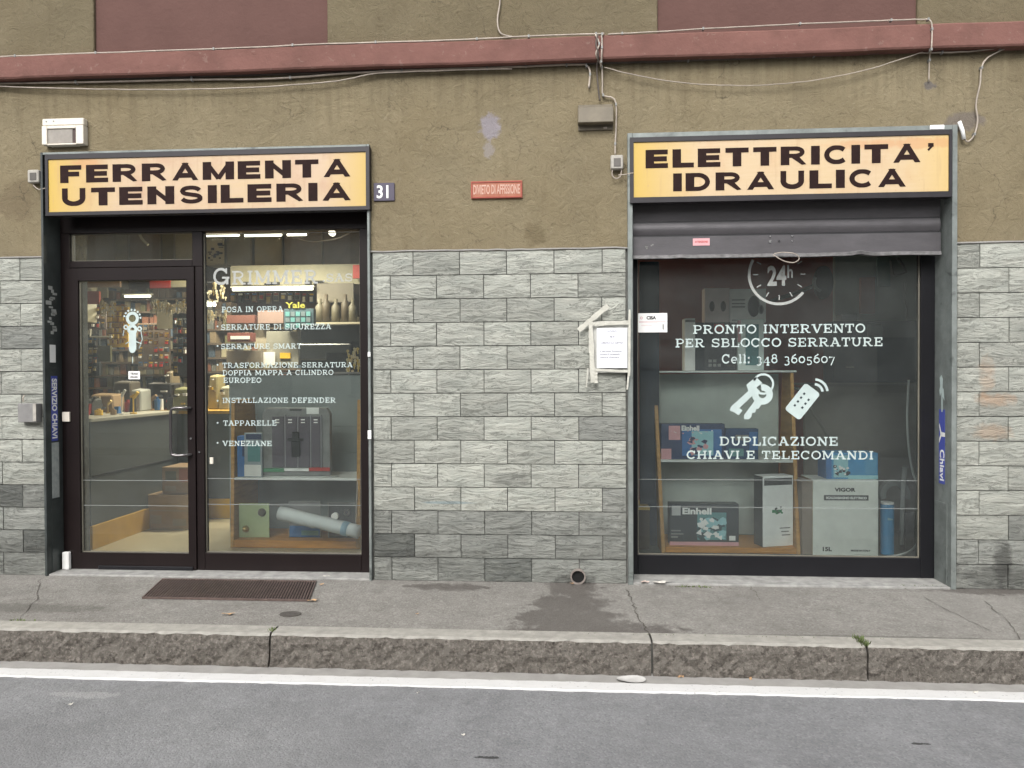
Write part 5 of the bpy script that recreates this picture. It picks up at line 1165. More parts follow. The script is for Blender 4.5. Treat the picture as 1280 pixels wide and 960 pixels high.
X0, X1, Z0, Z1 = rc(795, 598, 812, 690, .85); t_ = thing("side_shelf", ((X0 + X1) / 2, .9, FZ), "dark low shelf with a yellow edge at the window's left foot", "shelf"); MB().box(X0, X1, .85, 1.2, FZ, at(803, 637, .85).z).build("shelf_body", P("dark_brown_wood", (.05, .038, .03)), t_); zz = at(803, 634, .85).z; MB().box(X0, X1, .83, 1.2, zz - .02, zz + .001).build("yellow_edge", P("dull_yellow_edge", (.42, .28, .07)), t_)

# ================================================================== GOODS IN THE LEFT WINDOW
lk, zs, zt = rack("display_rack", (289, 288), (451, 449.5), 500, .74, .86, "honey wood display rack with grey slatted back in the left window", [597.5], 676, SGREY, lw=.03, slats=5)
zf2, zm2, ym2 = zs
# grey slatted counter front above it
X0, X1, Z0, Z1 = rc(286, 468, 452, 500, 1.35)
b_ = thing("slat_counter", ((X0 + X1) / 2, 1.35, FZ), "grey panelled counter behind the left display rack", "counter")
for k in range(4):
    z0 = FZ + (Z1 - FZ) * k / 4; MB().box(X0, X1 + .2, 1.35 + .002 * k, 1.37, z0, z0 + (Z1 - FZ) / 4 - .006).build("counter_slat", SGREY, b_)
MB().box(X0, X1 + .2, 1.33, 1.9, Z1, Z1 + .02).build("counter_top", P("grey_desk_edge", (.16, .15, .14)), b_, .003)
def pbx(name, r, y, d_, m_, par, bev=.002):
    X0, X1, Z0, Z1 = rc(*r, y); return MB().box(X0, X1, y, y + d_, Z0, Z1).build(name, m_, par, bev)
# lock-cylinder display housing on the shelf
Yd = ym2 + .06; X0, X1, Z0, Z1 = rc(328, 510, 412.5, 593, Yd)
t_ = thing("lock_display", ((X0 + X1) / 2, Yd, zm2), "grey lock cylinder display with violet panels and black hat-shaped keyhole on the left shelf", "display stand")
b = MB(); b.prism([(X0, zm2 + .012), (X1, zm2 + .012), (X1, Z1 - .05), (X1 - .03, Z1), (X0 + .03, Z1), (X0, Z1 - .05)], Yd, Yd + .06); b.build("housing", M("mottled_grey_housing", (.20, .20, .195), .5, var=.2, vs=14), t_, .004)
for k in range(4):
    a = 340 + k * 16.0; e = a + (15 if k < 3 else 12)
    pbx("violet_panel", (a, 521, e, 584), Yd - .012, .011, PURPLE, t_); pbx("panel_label", (a + 4, 524, a + 9, 525.4), Yd - .0145, .001, WH2, t_); pbx("panel_label", (a + 4, 527.5, a + 9, 528.8), Yd - .0145, .001, WH2, t_)
for a in (355.4, 371.4, 387.4, 400.5): pbx("divider_bar", (a, 519, a + 1.6, 585), Yd - .016, .015, P("pale_violet_bar", (.26, .25, .27)), t_)
pbx("white_label", (383, 509.5, 398.5, 517.5), Yd - .004, .003, WHITE, t_); pbx("slot", (362, 511, 377, 513.5), Yd - .003, .002, DGREY, t_)
pbx("hat_crown", (364.5, 540, 373.5, 549.5), Yd - .03, .012, BLACK, t_, .006); pbx("hat_brim", (359, 548, 378.5, 551), Yd - .031, .012, BLACK, t_, .002); pbx("keyhole_body", (364, 551.5, 375, 571), Yd - .029, .012, BLACK, t_, .01)
for r, m_ in (((328, 585.5, 355, 590), GREEN), ((355, 585.5, 386, 589), WHITE), ((386, 584.5, 412, 589), REDP)): pbx("tricolour_stripe", r, Yd - .014, .012, m_, t_, .001)
c_ = at(369, 597, ym2); b = MB(); b.v = []; n = 32
wx = abs(at(420, 595, ym2).x - c_.x)
for z in (zm2 + .001, zm2 + .010):
    for k in range(n): b.v.append((c_.x + wx * math.cos(6.2832 * k / n) * (1 if z > zm2 + .005 else .94), ym2 + .11 + .10 * math.sin(6.2832 * k / n), z))
b.f = [tuple(range(n)), tuple(range(n, 2 * n))] + [(k, (k + 1) % n, n + (k + 1) % n, n + k) for k in range(n)]; b.mi = [0] * len(b.f)
tag(b.build("round_tray", P("white_tray", (.55, .56, .54), .4)), "white oval tray under the grey lock cylinder display", "tray")
# booklets
c = carton("lock_box", 296, 316, 545, ym2 + .05, zm2 + .001, .1, BLUE, "deep blue lock box at the left end of the shelf", prints=((.3, .5, .95, .9, NAVY, "picture_panel"),), tilt=.15)
c = carton("lock_box", 305, 328, 541, ym2 + .03, zm2 + .001, .02, P("pale_grey_blue_card", (.30, .35, .38)), "pale folded lock brochure leaning before the deep blue box", prints=((.1, .85, .98, .97, NAVY, "header_strip"), (.2, .35, .9, .75, TEAL, "picture_panel"), (.0, .02, .95, .28, WHITE, "white_label")), tilt=-.08)
# foot board row
def panel(px0, px1, pyt, Y, m_, label, lean=.12, name="sample_board"):
    X0, X1 = at(px0, 650, Y).x, at(px1, 650, Y).x; Z1 = at((px0 + px1) / 2, pyt, Y).z
    t_ = thing(name, ((X0 + X1) / 2, Y, zf2 + .002), label, "sample board")
    MB().box(X0, X1, Y, Y + .012, zf2 + .002, Z1).build("board", m_, t_, .001); return t_, X0, X1, zf2 + .002, Z1
t_, X0, X1, Z0, Z1 = panel(299, 336, 629.5, .84, GREENP, "pale green sample board with brass and bronze knobs on the rack foot")
MB().tube([(X0 + .06, .835, Z0 + .075), (X0 + .06, .80, Z0 + .075)], [.03, .018], 16).build("brass_knob", BRASS, t_, smooth=True); MB().tube([(X1 - .06, .835, Z1 - .075), (X1 - .06, .81, Z1 - .075)], [.036, .024], 16).build("bronze_knob", M("bronze", (.12, .09, .05), .4, metal=.7), t_)
t_.rotation_euler = (0, 0, .05)
t_, X0, X1, Z0, Z1 = panel(361, 401, 626.5, .86, P("grey_sample_board", (.17, .17, .17)), "grey framed sample board with a blue lower picture, behind the wrapped tube")
MB().box(X0 + .008, X1 - .008, .857, .859, Z0 + .005, Z0 + .10).build("picture_panel", BLUE, t_); MB().box(X0 + .11, X1 - .02, .855, .8568, Z0 + .02, Z0 + .06).build("picture_panel", TEAL, t_)
b = MB(); b.box(X0, X1, .855, .8595, Z1 - .008, Z1); b.box(X0, X0 + .006, .855, .8595, Z0, Z1 - .008); b.box(X1 - .006, X1, .855, .8595, Z0, Z1 - .008); b.build("edge_frame", MGREY, t_)
t_, X0, X1, Z0, Z1 = panel(410, 447, 628, .86, P("dark_sample_board", (.045, .045, .045)), "dark sample board with round chrome lock at the right end of the rack foot")
b = MB(); b.box(X0, X1, .855, .8595, Z1 - .008, Z1); b.box(X0, X0 + .006, .855, .8595, Z0, Z1 - .008); b.build("edge_frame", MGREY, t_)
q = at(434, 640, .85); MB().ring(q.x, q.z, .014, .03, .835, .859, n=20).build("lock_rose", CHROME, t_); q = at(419, 645, .85); MB().disc(q.x, q.z, .03, .83, .859, 16).build("lock_knob", WH2, t_)
# wrapped roll leaning across the rack foot
A, B = at(350, 641, .60), at(449, 665, .52)
t_ = thing("wrapped_tube", tuple((A + B) / 2), "fat white plastic-wrapped roll lying aslant across the left rack", "roll")
dd = (B - A); pts = [A + dd * (k / 14) + Vector((0, 0, random.uniform(-.003, .003))) for k in range(15)]
MB().tube(pts, [.055 + random.uniform(-.003, .003) for _ in pts], 20).build("roll_body", FILM, t_, smooth=True); MB().tube([A + dd * .03, A + dd * .97], .044, 16).build("roll_core", P("white_foam", (.82, .84, .83)), t_, smooth=True)
MB().tube([A + dd * .80, A + dd * .87], .0585, 20).build("wrap_band", P("pale_blue_film", (.25, .38, .47)), t_, smooth=True)
tag(MB().tube(smooth_path([at(444, 668, .7), at(447, 600, .8), at(449, 540, .86), at(450, 505, .86)], 5), .005, 6).build("cable", CABLE), "thin cord running up the right side of the left display rack", "cord")

# ================================================================== THE LEFT SHOP ROOM
def lamp(px0, px1, py, Y, label, power, hgt=.035):
    A, B = at(px0, py, Y), at(px1, py, Y); t_ = thing("tube_lamp", tuple((A + B) / 2), label, "lamp")
    MB().box(A.x - .02, B.x + .02, Y - .02, Y + .03, A.z + hgt * .7, A.z + hgt * .7 + .015).build("lamp_housing", P("white_enamel", (.6, .58, .5)), t_)
    MB().tube([(A.x, Y, A.z), (B.x, Y, A.z)], hgt * .62, 8).build("tube", LIT, t_)
    ld = bpy.data.lights.new("tube_light", 'AREA'); ld.shape = 'RECTANGLE'; ld.size = B.x - A.x; ld.size_y = .08; ld.energy = power; ld.color = (1, .89, .69)
    lo = bpy.data.objects.new("tube_light", ld); COL.objects.link(lo); lo.parent = t_; lo.location = (0, -.02, -.04)
    return t_
lamp(257, 299, 294.5, 2.3, "first slim lit batten under the shop ceiling, left in the right-hand pane", 20, .022)
lamp(306, 352, 294.5, 2.3, "middle slim lit batten under the shop ceiling", 20, .022)
lamp(359, 383, 293.5, 2.3, "shortest slim lit batten under the shop ceiling", 16, .022)
lamp(291, 391, 362, 3.05, "long glowing tube under the cream header board in the left shop", 4, .028)
lamp(156, 188, 370.5, 3.2, "short pale tube lamp seen through the door above the key rack", 7, .022)
lamp(257, 269, 380.5, 2.9, "small bright tube at the far left of the right-hand pane", 3, .04)
g = at(415, 291, 3.0); t_ = thing("spot_lamp", tuple(g), "single bright bulb high at the right of the left shop window", "lamp"); b = MB(); b.disc(g.x, g.z, .035, 2.98, 3.03, 12); b.build("bulb", LIT, t_)
tag(MB().tube(smooth_path([at(*p, 3.1) for p in ((360, 294), (385, 301), (405, 301), (425, 297), (440, 289))], 4), .008, 6).build("ceiling_cable", CABLE), "pale cable sagging under the shop ceiling near the bright bulb", "cable")
tag(MB().tube(smooth_path([at(*p, 2.4) for p in ((173, 288), (177, 298), (185, 306))], 4), .014, 6).build("ceiling_wire", P("cream_cord", (.6, .56, .44))), "short pale cord hanging behind the transom pane", "cord")
def plate(r, Y, m_, name, label, cat, d_=.03, parts=(), bev=.002):
    X0, X1, Z0, Z1 = rc(*r, Y); t_ = thing(name, ((X0 + X1) / 2, Y, Z0), label, cat)
    MB().box(X0, X1, Y, Y + d_, Z0, Z1).build("board", m_, t_, bev); return t_, X0, X1, Z0, Z1
BG2 = P("cream_panel", (.60, .54, .36)); BG3 = P("taupe_panel", (.38, .31, .23)); 
# tall cupboards along the back wall, upper doors visible in transom and window
for k, (a, b_, m_) in enumerate(((84, 97, P("grey_cupboard", (.17, .165, .14))), (98, 134, BG3), (137, 160, P("olive_cream_panel", (.50, .46, .33))), (162, 200, BG3), (202, 218, P("olive_brown_panel", (.36, .32, .20))), (219, 244, BG2), (256, 280, BG2), (283, 314, P("olive_cream_panel", (.50, .46, .33))), (318, 352, BG2), (355, 402, BG3), (404, 452, P("taupe_dark_panel", (.28, .23, .18))))):
    X0, X1, Z0, Z1 = rc(a, 280, b_, 331, 4.3)
    t_ = thing("wall_cupboard", ((X0 + X1) / 2, 4.4, Z0), None, "cupboard")
    t_["label"] = ["narrow grey cupboard door behind the transom's left end", "taupe cupboard door second from left behind the transom", "olive cream cupboard door behind the transom, right of the taupe one", "wide taupe cupboard door at the middle of the transom", "narrow olive brown cupboard door right of the middle of the transom", "cream cupboard door at the transom's right end", "cream cupboard door pinned with key charts, far left of the wide pane", "olive cream cupboard door above the letter G", "cream cupboard door in the middle of the wide pane's top", "taupe cupboard door above the letters ER", "dark taupe cupboard door at the wide pane's top right"][k]
    MB().box(X0, X1, 4.3, 4.55, Z0, Z1).build("cupboard_door", m_, t_, .004); MB().box(X1 - .004, X1 + .014, 4.285, 4.31, Z0, Z1).build("edge_strip", P("pale_strip", (.42, .38, .28)), t_)
t_, X0, X1, Z0, Z1 = plate((257, 300, 280, 329), 4.0, BG2, "key_chart", "cream chart of black key outlines at the wide pane's top left", "chart", .02)
for k in range(16):
    x = random.uniform(X0 + .03, X1 - .06); z = random.uniform(Z0 + .03, Z1 - .04); MB().box(x, x + random.uniform(.02, .07), 3.99, 3.998, z, z + random.uniform(.008, .03)).build("key_outline", INK, t_)
t_, X0, X1, Z0, Z1 = plate((288, 331, 450, 356), 3.2, P("cream_header", (.30, .275, .19)), "header_board", "long cream header board behind the lettering GRIMMER", "board", .05)
for k in range(9): x = random.uniform(X0 + .1, X1 - .5); MB().box(x, x + random.uniform(.04, .14), 3.185, 3.198, Z0, Z0 + random.uniform(.015, .05)).build("dark_notch", INK, t_)
plate((441, 331, 452, 348), 3.1, REDP, "red_sign", "small red sign at the right end of the cream header board", "sign")
plate((396, 354, 442, 378), 3.1, P("dull_cream_panel", (.14, .12, .09)), "wall_panel", "dull cream panel under the letters SAS", "panel")
plate((286, 362, 396, 395), 3.9, P("dark_plum_board", (.075, .04, .032)), "dark_board", "dark plum back board under the long glowing tube", "board")
# bottles under the cream panel
for k, px in enumerate((400, 408, 420, 432, 441)):
    A = at(px, 402, 3.0); r_ = .05; h_ = .26 + .05 * (k % 2); t_ = thing("bottle", (A.x, 3.0, A.z), "%s pale bottle in the row under the dull cream panel" % ("leftmost", "second from left", "middle", "second from right", "rightmost")[k], "bottle", "bottles under the cream panel")
    MB().tube([(A.x, 3.0, A.z), (A.x, 3.0, A.z + h_ * .65), (A.x, 3.0, A.z + h_ * .8), (A.x, 3.0, A.z + h_)], [r_, r_, .02, .02], 10).build("bottle_body", (P("dusty_cream_bottle", (.13, .115, .08)), P("dusty_tan_bottle", (.08, .062, .04)))[k % 2], t_, smooth=True)
X0, X1, Z0, Z1 = rc(395, 402, 452, 405, 2.9); tag(MB().box(X0, X1, 2.88, 3.2, Z0, Z0 + .02).build("wall_shelf", P("pale_strip", (.42, .38, .28))), "thin pale shelf carrying the row of bottles", "shelf")
carton_bt = plate((376, 406, 452, 470), 2.2, P("black_appliance", (.035, .035, .035), .4), "appliance", "black till-like machine behind the lettering at the wide pane's right", "machine", .4)
t_ = carton_bt[0]; X0, X1, Z0, Z1 = rc(376, 430, 440, 450, 2.2); MB().box(X0, X1, 2.14, 2.2, Z0, Z1).build("front_lip", P("dark_metal_grey", (.09, .09, .085), .35), t_, .01); X0, X1, Z0, Z1 = rc(408, 441, 436, 450, 2.1); MB().box(X0, X1, 2.1, 2.13, Z0, Z1).build("display", BLACK, t_)
for r, Y, m_, nm, lb, ct in (
    ((355, 386, 392, 412), 2.6, P("petrol_blue_box", (.05, .085, .105)), "parts_cabinet", "petrol blue parts cabinet right of the lettering OPERA", "cabinet"),
    ((283, 394, 318, 404), 2.8, P("rust_brown_box", (.15, .06, .045)), "stock_box", "rust brown box above the lettering SERRATURE", "box"),
    ((322, 388, 354, 404), 2.8, P("dull_rose_box", (.22, .15, .13)), "stock_box", "dull rose box under the lettering OPERA", "box"),
    ((284, 416, 316, 427), 2.5, P("brick_red_board", (.20, .06, .045)), "brand_board", "brick red board with white border between two lettering lines", "board"),
    ((333, 414, 373, 456), 2.7, P("warm_grey_board", (.26, .25, .21)), "sample_sheet", "warm grey panel with a yellow square left of the black machine", "panel"),
    ((283, 438, 326, 454), 2.6, P("taupe_box", (.24, .20, .155)), "stock_box", "taupe box under the lettering SERRATURE SMART", "box"),
    ((318, 404, 334, 436), 2.9, P("dull_sand_box", (.30, .26, .19)), "stock_box", "upright sand coloured box left of the warm grey panel", "box")):
    t_, X0, X1, Z0, Z1 = plate(r, Y, m_, nm, lb, ct, .08)
    if nm == "sample_sheet": a = rc(350, 441, 363, 448, Y - .01); MB().box(a[0], a[1], Y - .012, Y - .002, a[2], a[3]).build("yellow_square", YELLOW, t_); a = rc(326, 440, 344, 456, Y - .02); MB().box(a[0], a[1], Y - .03, Y - .014, a[2], a[3]).build("paper_card", WH2, t_)
    if nm == "brand_board": a = rc(288, 420, 312, 424, Y - .01); MB().box(a[0], a[1], Y - .008, Y - .002, a[2], a[3]).build("pale_band", WH2, t_)
    if nm == "parts_cabinet":
        for i in range(5):
            for j in range(3): x = X0 + .02 + (X1 - X0 - .04) * i / 5; z = Z0 + .02 + (Z1 - Z0 - .04) * j / 3; MB().box(x, x + (X1 - X0) / 7, Y - .012, Y - .002, z, z + (Z1 - Z0) / 4.5).build("drawer", (TEAL, P("grey_blue_drawer", (.12, .16, .18)))[(i + j) % 2], t_)
        text("Yale", X0 + .02, Z1 + .01, Y - .01, .06, P("yellow_print", (.25, .24, .03)), t_, width=.22, bold=.04)
# through the door: signs, key rack, hanging goods
plate((96, 352, 107, 402), 2.6, P("pale_olive_column", (.36, .33, .23)), "column", "pale olive column at the door pane's left edge", "column", .2)
t_, X0, X1, Z0, Z1 = plate((107.5, 364, 124, 380), 2.4, P("dull_red_sign", (.33, .07, .04)), "red_sign", "dull red sign at the door pane's upper left", "sign")
t_, X0, X1, Z0, Z1 = plate((187, 351, 213, 360), 2.4, REDP, "red_banner", "red banner at the door pane's upper right", "banner")
t_, X0, X1, Z0, Z1 = plate((213.5, 351, 236, 359), 2.4, P("cream_banner", (.36, .32, .22)), "cream_banner", "cream banner right of the red one behind the door", "banner")
plate((108, 351, 150, 359), 2.6, P("tan_banner", (.26, .17, .10)), "tan_banner", "tan banner along the door pane's top left", "banner")
plate((196, 384, 216, 411), 3.0, P("grey_olive_panel", (.20, .18, .125)), "wall_panel", "grey olive panel behind the door right of the key decal", "panel")
plate((122, 352, 134, 372), 3.1, P("khaki_panel", (.22, .20, .14)), "wall_panel", "khaki panel right of the dull red sign", "panel")
plate((172, 404, 212, 462), 3.3, P("dark_umber_board", (.10, .07, .048)), "dark_board", "dark umber board low behind the door's key decal", "board")
plate((216, 392, 236, 470), 2.2, P("near_black_board", (.035, .03, .03)), "dark_board", "near-black tall board at the door pane's right edge", "board")
plate((108, 380, 132, 412), 2.9, P("dusk_brown_board", (.10, .075, .06)), "dark_board", "dusk brown board under the dull red sign", "board")
plate((98, 418, 124, 470), 2.3, P("slate_board", (.04, .045, .048)), "dark_board", "slate coloured board at the door pane's left", "board")
plate((122, 432, 138, 452), 2.2, P("moss_board", (.13, .12, .055)), "moss_board", "small moss green board left of the opening notice", "board")
t_, X0, X1, Z0, Z1 = plate((134, 384, 160, 434), 2.5, YELLOW, "key_rack", "yellow rack of hanging key blanks behind the door's key decal", "rack", .03)
for i in range(7):
    z = Z0 + (Z1 - Z0) * (i + .6) / 7.2
    MB().box(X0 + .01, X1 - .01, 2.47, 2.498, z + .05, z + .058).build("hook_rail", P("dark_amber", (.25, .12, .01)), t_)
    for j in range(7):
        if random.random() < .6:
            x = X0 + .02 + (X1 - X0 - .04) * j / 7; MB().box(x, x + .02, 2.462, 2.469, z + random.uniform(-.01, .01), z + .045).build("key_blank", random.choice((P("dark_amber", (.25, .12, .01)), P("amber", (.7, .45, .06)), P("amber", (.7, .45, .06)), KEYS)), t_)
q = [at(*p, 2.1) for p in ((113, 411), (113, 421), (140, 421))]
tag(MB().tube(q, .012, 6).build("rail", P("pale_rail", (.45, .42, .34))), "pale L-shaped rail left of the yellow key rack", "rail")
# clusters of shiny hanging keys: each a ring board with many keys
def key_cluster(r, Y, n, label):
    X0, X1, Z0, Z1 = rc(*r, Y); t_ = thing("key_cluster", ((X0 + X1) / 2, Y, Z0), label, "keys")
    MB().box(X0, X1, Y, Y + .01, Z1 - .01, Z1).build("hook_rail", DGREY, t_)
    for k in range(n):
        x = random.uniform(X0, X1); z = Z1 - random.uniform(.02, Z1 - Z0); l_ = random.uniform(.03, .07); y = Y - random.uniform(0, .1)
        b = MB(); b.disc(x, z, .014, y, y + .003, 8); b.box(x - .005, x + .005, y + .0005, y + .0025, z - l_, z - .01); b.build("key", random.choice((KEYS, BRASS, KEYS, P("cream_tag", (.5, .46, .34)))), t_)
key_cluster((193, 372, 236, 390), 2.3, 70, "shiny brass keys hanging in a row at the door pane's upper right")
key_cluster((131, 374, 146, 392), 2.2, 26, "small bunch of shiny keys above the yellow key rack")
key_cluster((257, 386, 286, 400), 2.4, 26, "keys hanging left of the lettering POSA IN OPERA")
key_cluster((436, 432, 452, 464), 1.9, 34, "small keys hanging at the right edge of the wide pane")
key_cluster((257, 352, 284, 376), 2.8, 30, "reddish clutter of tags and keys under the key chart")
# counter leg along the left wall and counter across
xc = (atz(180, 655, FZ).x + atz(131, 691, FZ).x) / 2; YC = 2.0
cn = thing("shop_counter", (xc, 1.5, FZ), "grey shop counter with yellow kick board seen through the door", "counter")
CG = P("counter_grey_panel", (.105, .115, .11), .45, var=.15, vs=1.5); KY = P("yellow_kick_board", (.58, .34, .05), .5, var=.1); WTOP = P("pale_counter_edge", (.45, .42, .34))
zct = at(150, 519, 1.1).z
MB().box(xc - .6, xc, .60, YC - .001, FZ + .20, zct - .03).build("counter_leg", CG, cn); MB().box(xc - .6, xc + .012, .60, YC - .013, FZ, FZ + .199).build("kick_board", KY, cn, .003); MB().box(xc - .62, xc + .03, .57, YC - .03, zct - .029, zct).build("counter_edge", WTOP, cn, .003)
x9 = at(291, 515, YC).x
MB().box(xc + .001, x9, YC, YC + .5, FZ + .20, zct - .035).build("counter_front", CG, cn); MB().box(xc + .013, x9, YC - .012, YC + .5, FZ, FZ + .199).build("kick_board", KY, cn, .003); MB().box(xc - .6, x9, YC - .029, YC + .55, zct - .034, zct - .001).build("counter_edge", KY, cn, .003)
zmid_ = at(150, 585, 1.2).z; MB().box(xc + .0005, xc + .008, .62, YC - .02, zmid_, zmid_ + .012).build("panel_seam", DGREY, cn)
# floor cartons
def stack(px0, px1, pyt, Y, zb, m_, label, tex=()):
    return carton("cardboard_carton", px0, px1, pyt, Y, zb, .35, m_, label, prints=tex)
K2 = P("printed_kraft", (.30, .24, .16), .85); 
stack(182, 238, 618.5, 1.45, FZ + .001, CARD, "larger brown cardboard carton on the shop floor by the counter", ((0, .52, 1, .55, K2, "tape_band"), (.1, .15, .35, .4, K2, "print_patch"), (.6, .1, .9, .3, K2, "print_patch")))
zb_ = at(210, 618.5, 1.45).z
stack(202.5, 238, 584, 1.5, zb_ + .002, P("weathered_card", (.30, .20, .12), .85), "smaller brown carton stacked on the larger one by the counter", ((.12, .5, .5, .85, P("olive_print", (.14, .13, .08)), "print_patch"), (.6, .45, 1, .95, P("red_brown_print", (.32, .12, .07)), "print_patch"), (.1, .1, .5, .3, K2, "print_patch")))
# goods on the counter
zt9 = zct + .001
goods = [("cardboard_box", 108, 142, 494, 1.6, CARD, "open brown box on the counter's left"), ("till", 178, 216, 480, 2.15, P("dark_till", (.045, .04, .038), .4), "dark till on the counter right of the crumpled bag"),
         ("paper_bag", 160, 176, 488, 1.8, P("crumpled_white_bag", (.42, .42, .38)), "crumpled white bag on the counter"), ("machine", 138, 164, 478, 2.2, P("brown_grey_machine", (.13, .11, .085), .4), "brown-grey key cutting machine on the counter"),
         ("olive_box", 214, 238, 486, 1.95, P("olive_box", (.26, .25, .12)), "olive box at the counter's right end behind the door handle"), ("stand", 205, 214, 465, 2.3, P("tan_stand", (.25, .20, .13)), "slim tan stand behind the till"),
         ("display_basket", 259, 272, 470, 2.25, P("straw_basket", (.40, .33, .16)), "straw coloured basket of packets at the wide pane's left"), ("display_basket", 273, 287, 484, 2.2, P("cream_packets", (.44, .42, .30)), "cream packets in a basket next to the straw one"),
         ("display_basket", 100, 112, 500, 1.3, P("dark_tray", (.05, .05, .045)), "dark tray on the counter at the door pane's left edge")]
for nm, a, b_, t0, Y, m_, lb in goods:
    X0, X1 = at(a, 500, Y).x, at(b_, 500, Y).x; Z1 = at((a + b_) / 2, t0, Y).z
    t_ = thing(nm, ((X0 + X1) / 2, Y + .1, zt9), lb, nm.split('_')[-1])
    b = MB(); w = X1 - X0; Z1 = max(Z1, zt9 + .05)
    b.hexa([(X0, Y, zt9), (X1, Y, zt9), (X0, Y + .2, zt9), (X1, Y + .2, zt9), (X0 + w * .08, Y + .03, Z1), (X1 - w * .1, Y + .02, Z1), (X0 + w * .05, Y + .2, Z1 + .02), (X1 - w * .04, Y + .2, Z1 + .01)]); b.build("body", m_, t_, .012)
    for k in range(5):
        x = random.uniform(X0 + w * .1, X1 - w * .35); z = random.uniform(zt9 + .01, Z1 - .03); MB().box(x, x + w * random.uniform(.12, .25), Y - .012, Y + .02, z, z + random.uniform(.01, .03)).build("detail_patch", random.choice((WH2, DGREY, K2, P("amber", (.7, .45, .06)), MGREY)), t_)
# stock hanging and standing along the back, each item one object
pal = [("tan", (.24, .18, .11)), ("brown", (.11, .08, .055)), ("cream", (.36, .32, .22)), ("rust", (.22, .09, .05)), ("grey", (.17, .17, .15)), ("olive", (.15, .14, .07)), ("charcoal", (.05, .045, .04)), ("blue", (.07, .10, .14))]
pal = [(n_, P("stock_" + n_.replace(" ", "_"), c_)) for n_, c_ in pal]
ROWW = ["topmost", "second highest", "third highest", "upper middle", "middle", "lower middle", "third lowest", "second lowest", "lowest"]
def stock(x0, x1, y0, y1, Y, rows, cols, where, grp):
    for r_ in range(rows):
        rw = ROWW[r_] if r_ < rows - 1 else "lowest"
        pz = y1 - (y1 - y0) * (rows - 1 - r_) / rows; x = x0
        X0, X1, Z0, Z1 = rc(x0, pz, x1, pz + 1.0, Y)
        tag(MB().box(X0, X1, Y - .02, Y + .25, Z0 - .01, Z0 + .012).build("stock_shelf", pal[1][1]), "%s long brown shelf %s" % (rw, where), "shelf", "shelves " + where); prev = None
        while x < x1 - 3:
            w = random.uniform(.6, 1.5) * (x1 - x0) / cols; w = min(w, x1 - x)
            h = (y1 - y0) / rows * random.uniform(.45, .92)
            a = rc(x + .4, pz - h, x + w - .4, pz, Y)
            if random.random() < .88 and w > 2:
                cn_, cm_ = random.choice(pal); size = "tall" if h > (y1 - y0) / rows * .72 else "low"
                o = MB().box(a[0], a[1], Y + random.uniform(0, .06), Y + .2, Z0 + .013, a[3] + .01).build("stock_packet", cm_, bevel=.004)
                tag(o, "%s %s packet %s, %s shelf %s" % (size, cn_, ("right of a " + prev + " one") if prev else "at the left end", rw, where), "packet", grp); prev = cn_
            x += w
stock(97, 240, 358, 500, 3.6, 9, 26, "behind the door", "packets on the shelves behind the door")
stock(257, 288, 376, 500, 3.4, 7, 5, "behind the pane's left", "packets on the narrow shelves")
stock(288, 452, 392, 478, 3.7, 5, 24, "behind the white lettering", "packets on the back shelves")

# blister packets hung on the dark boards and small things crowding the counter
PLACES = ((173, 212, 405, 460, 3.15, 6, 6, "umber board behind door"), (109, 132, 383, 410, 2.8, 3, 4, "dusk brown board behind door"), (217, 235, 396, 468, 2.1, 6, 3, "near-black board behind door"), (99, 123, 421, 468, 2.2, 4, 4, "slate board behind door"), (288, 394, 364, 380, 3.8, 1, 12, "plum board under long tube"))
for (x0, x1, y0, y1, Y, rows, cols, where) in PLACES:
    for r_ in range(rows):
        prev = None
        for c_ in range(cols):
            if random.random() < .14: continue
            u0 = x0 + (x1 - x0) * (c_ + random.uniform(.05, .2)) / cols; u1 = x0 + (x1 - x0) * (c_ + random.uniform(.75, .95)) / cols
            v0 = y0 + (y1 - y0) * (r_ + .12) / rows; v1 = v0 + (y1 - y0) / rows * random.uniform(.55, .9)
            cn_, cm_ = random.choice(pal); X0, X1, Z0, Z1 = rc(u0, v0, u1, v1, Y)
            b = MB(); b.box(X0, X1, Y - .008, Y, Z0, Z1, cm_); w_, h_ = X1 - X0, Z1 - Z0
            b.box(X0 + w_ * .2, X1 - w_ * .2, Y - .03, Y - .009, Z0 + h_ * .12, Z0 + h_ * .6, random.choice((KEYS, BRASS, DGREY, WH2, REDP, CARD)))
            b.box(X0 + w_ * .1, X1 - w_ * .1, Y - .0095, Y - .0082, Z1 - h_ * .25, Z1 - h_ * .08, random.choice((WHITE, YELLOW, REDP, BLUE)))
            tag(b.build("blister_packet"), "%s blister packet %s, row %s, %s" % (cn_, ("after a " + prev + " one") if prev else "first in line", ("one", "two", "three", "four", "five", "six")[r_], where), "packet", "blister packets " + where); prev = cn_
smalls = (("white", WH2), ("red", REDP), ("black", BLACK), ("yellow", YELLOW), ("grey", MGREY), ("brass", BRASS), ("brown", CARD), ("blue", BLUE))
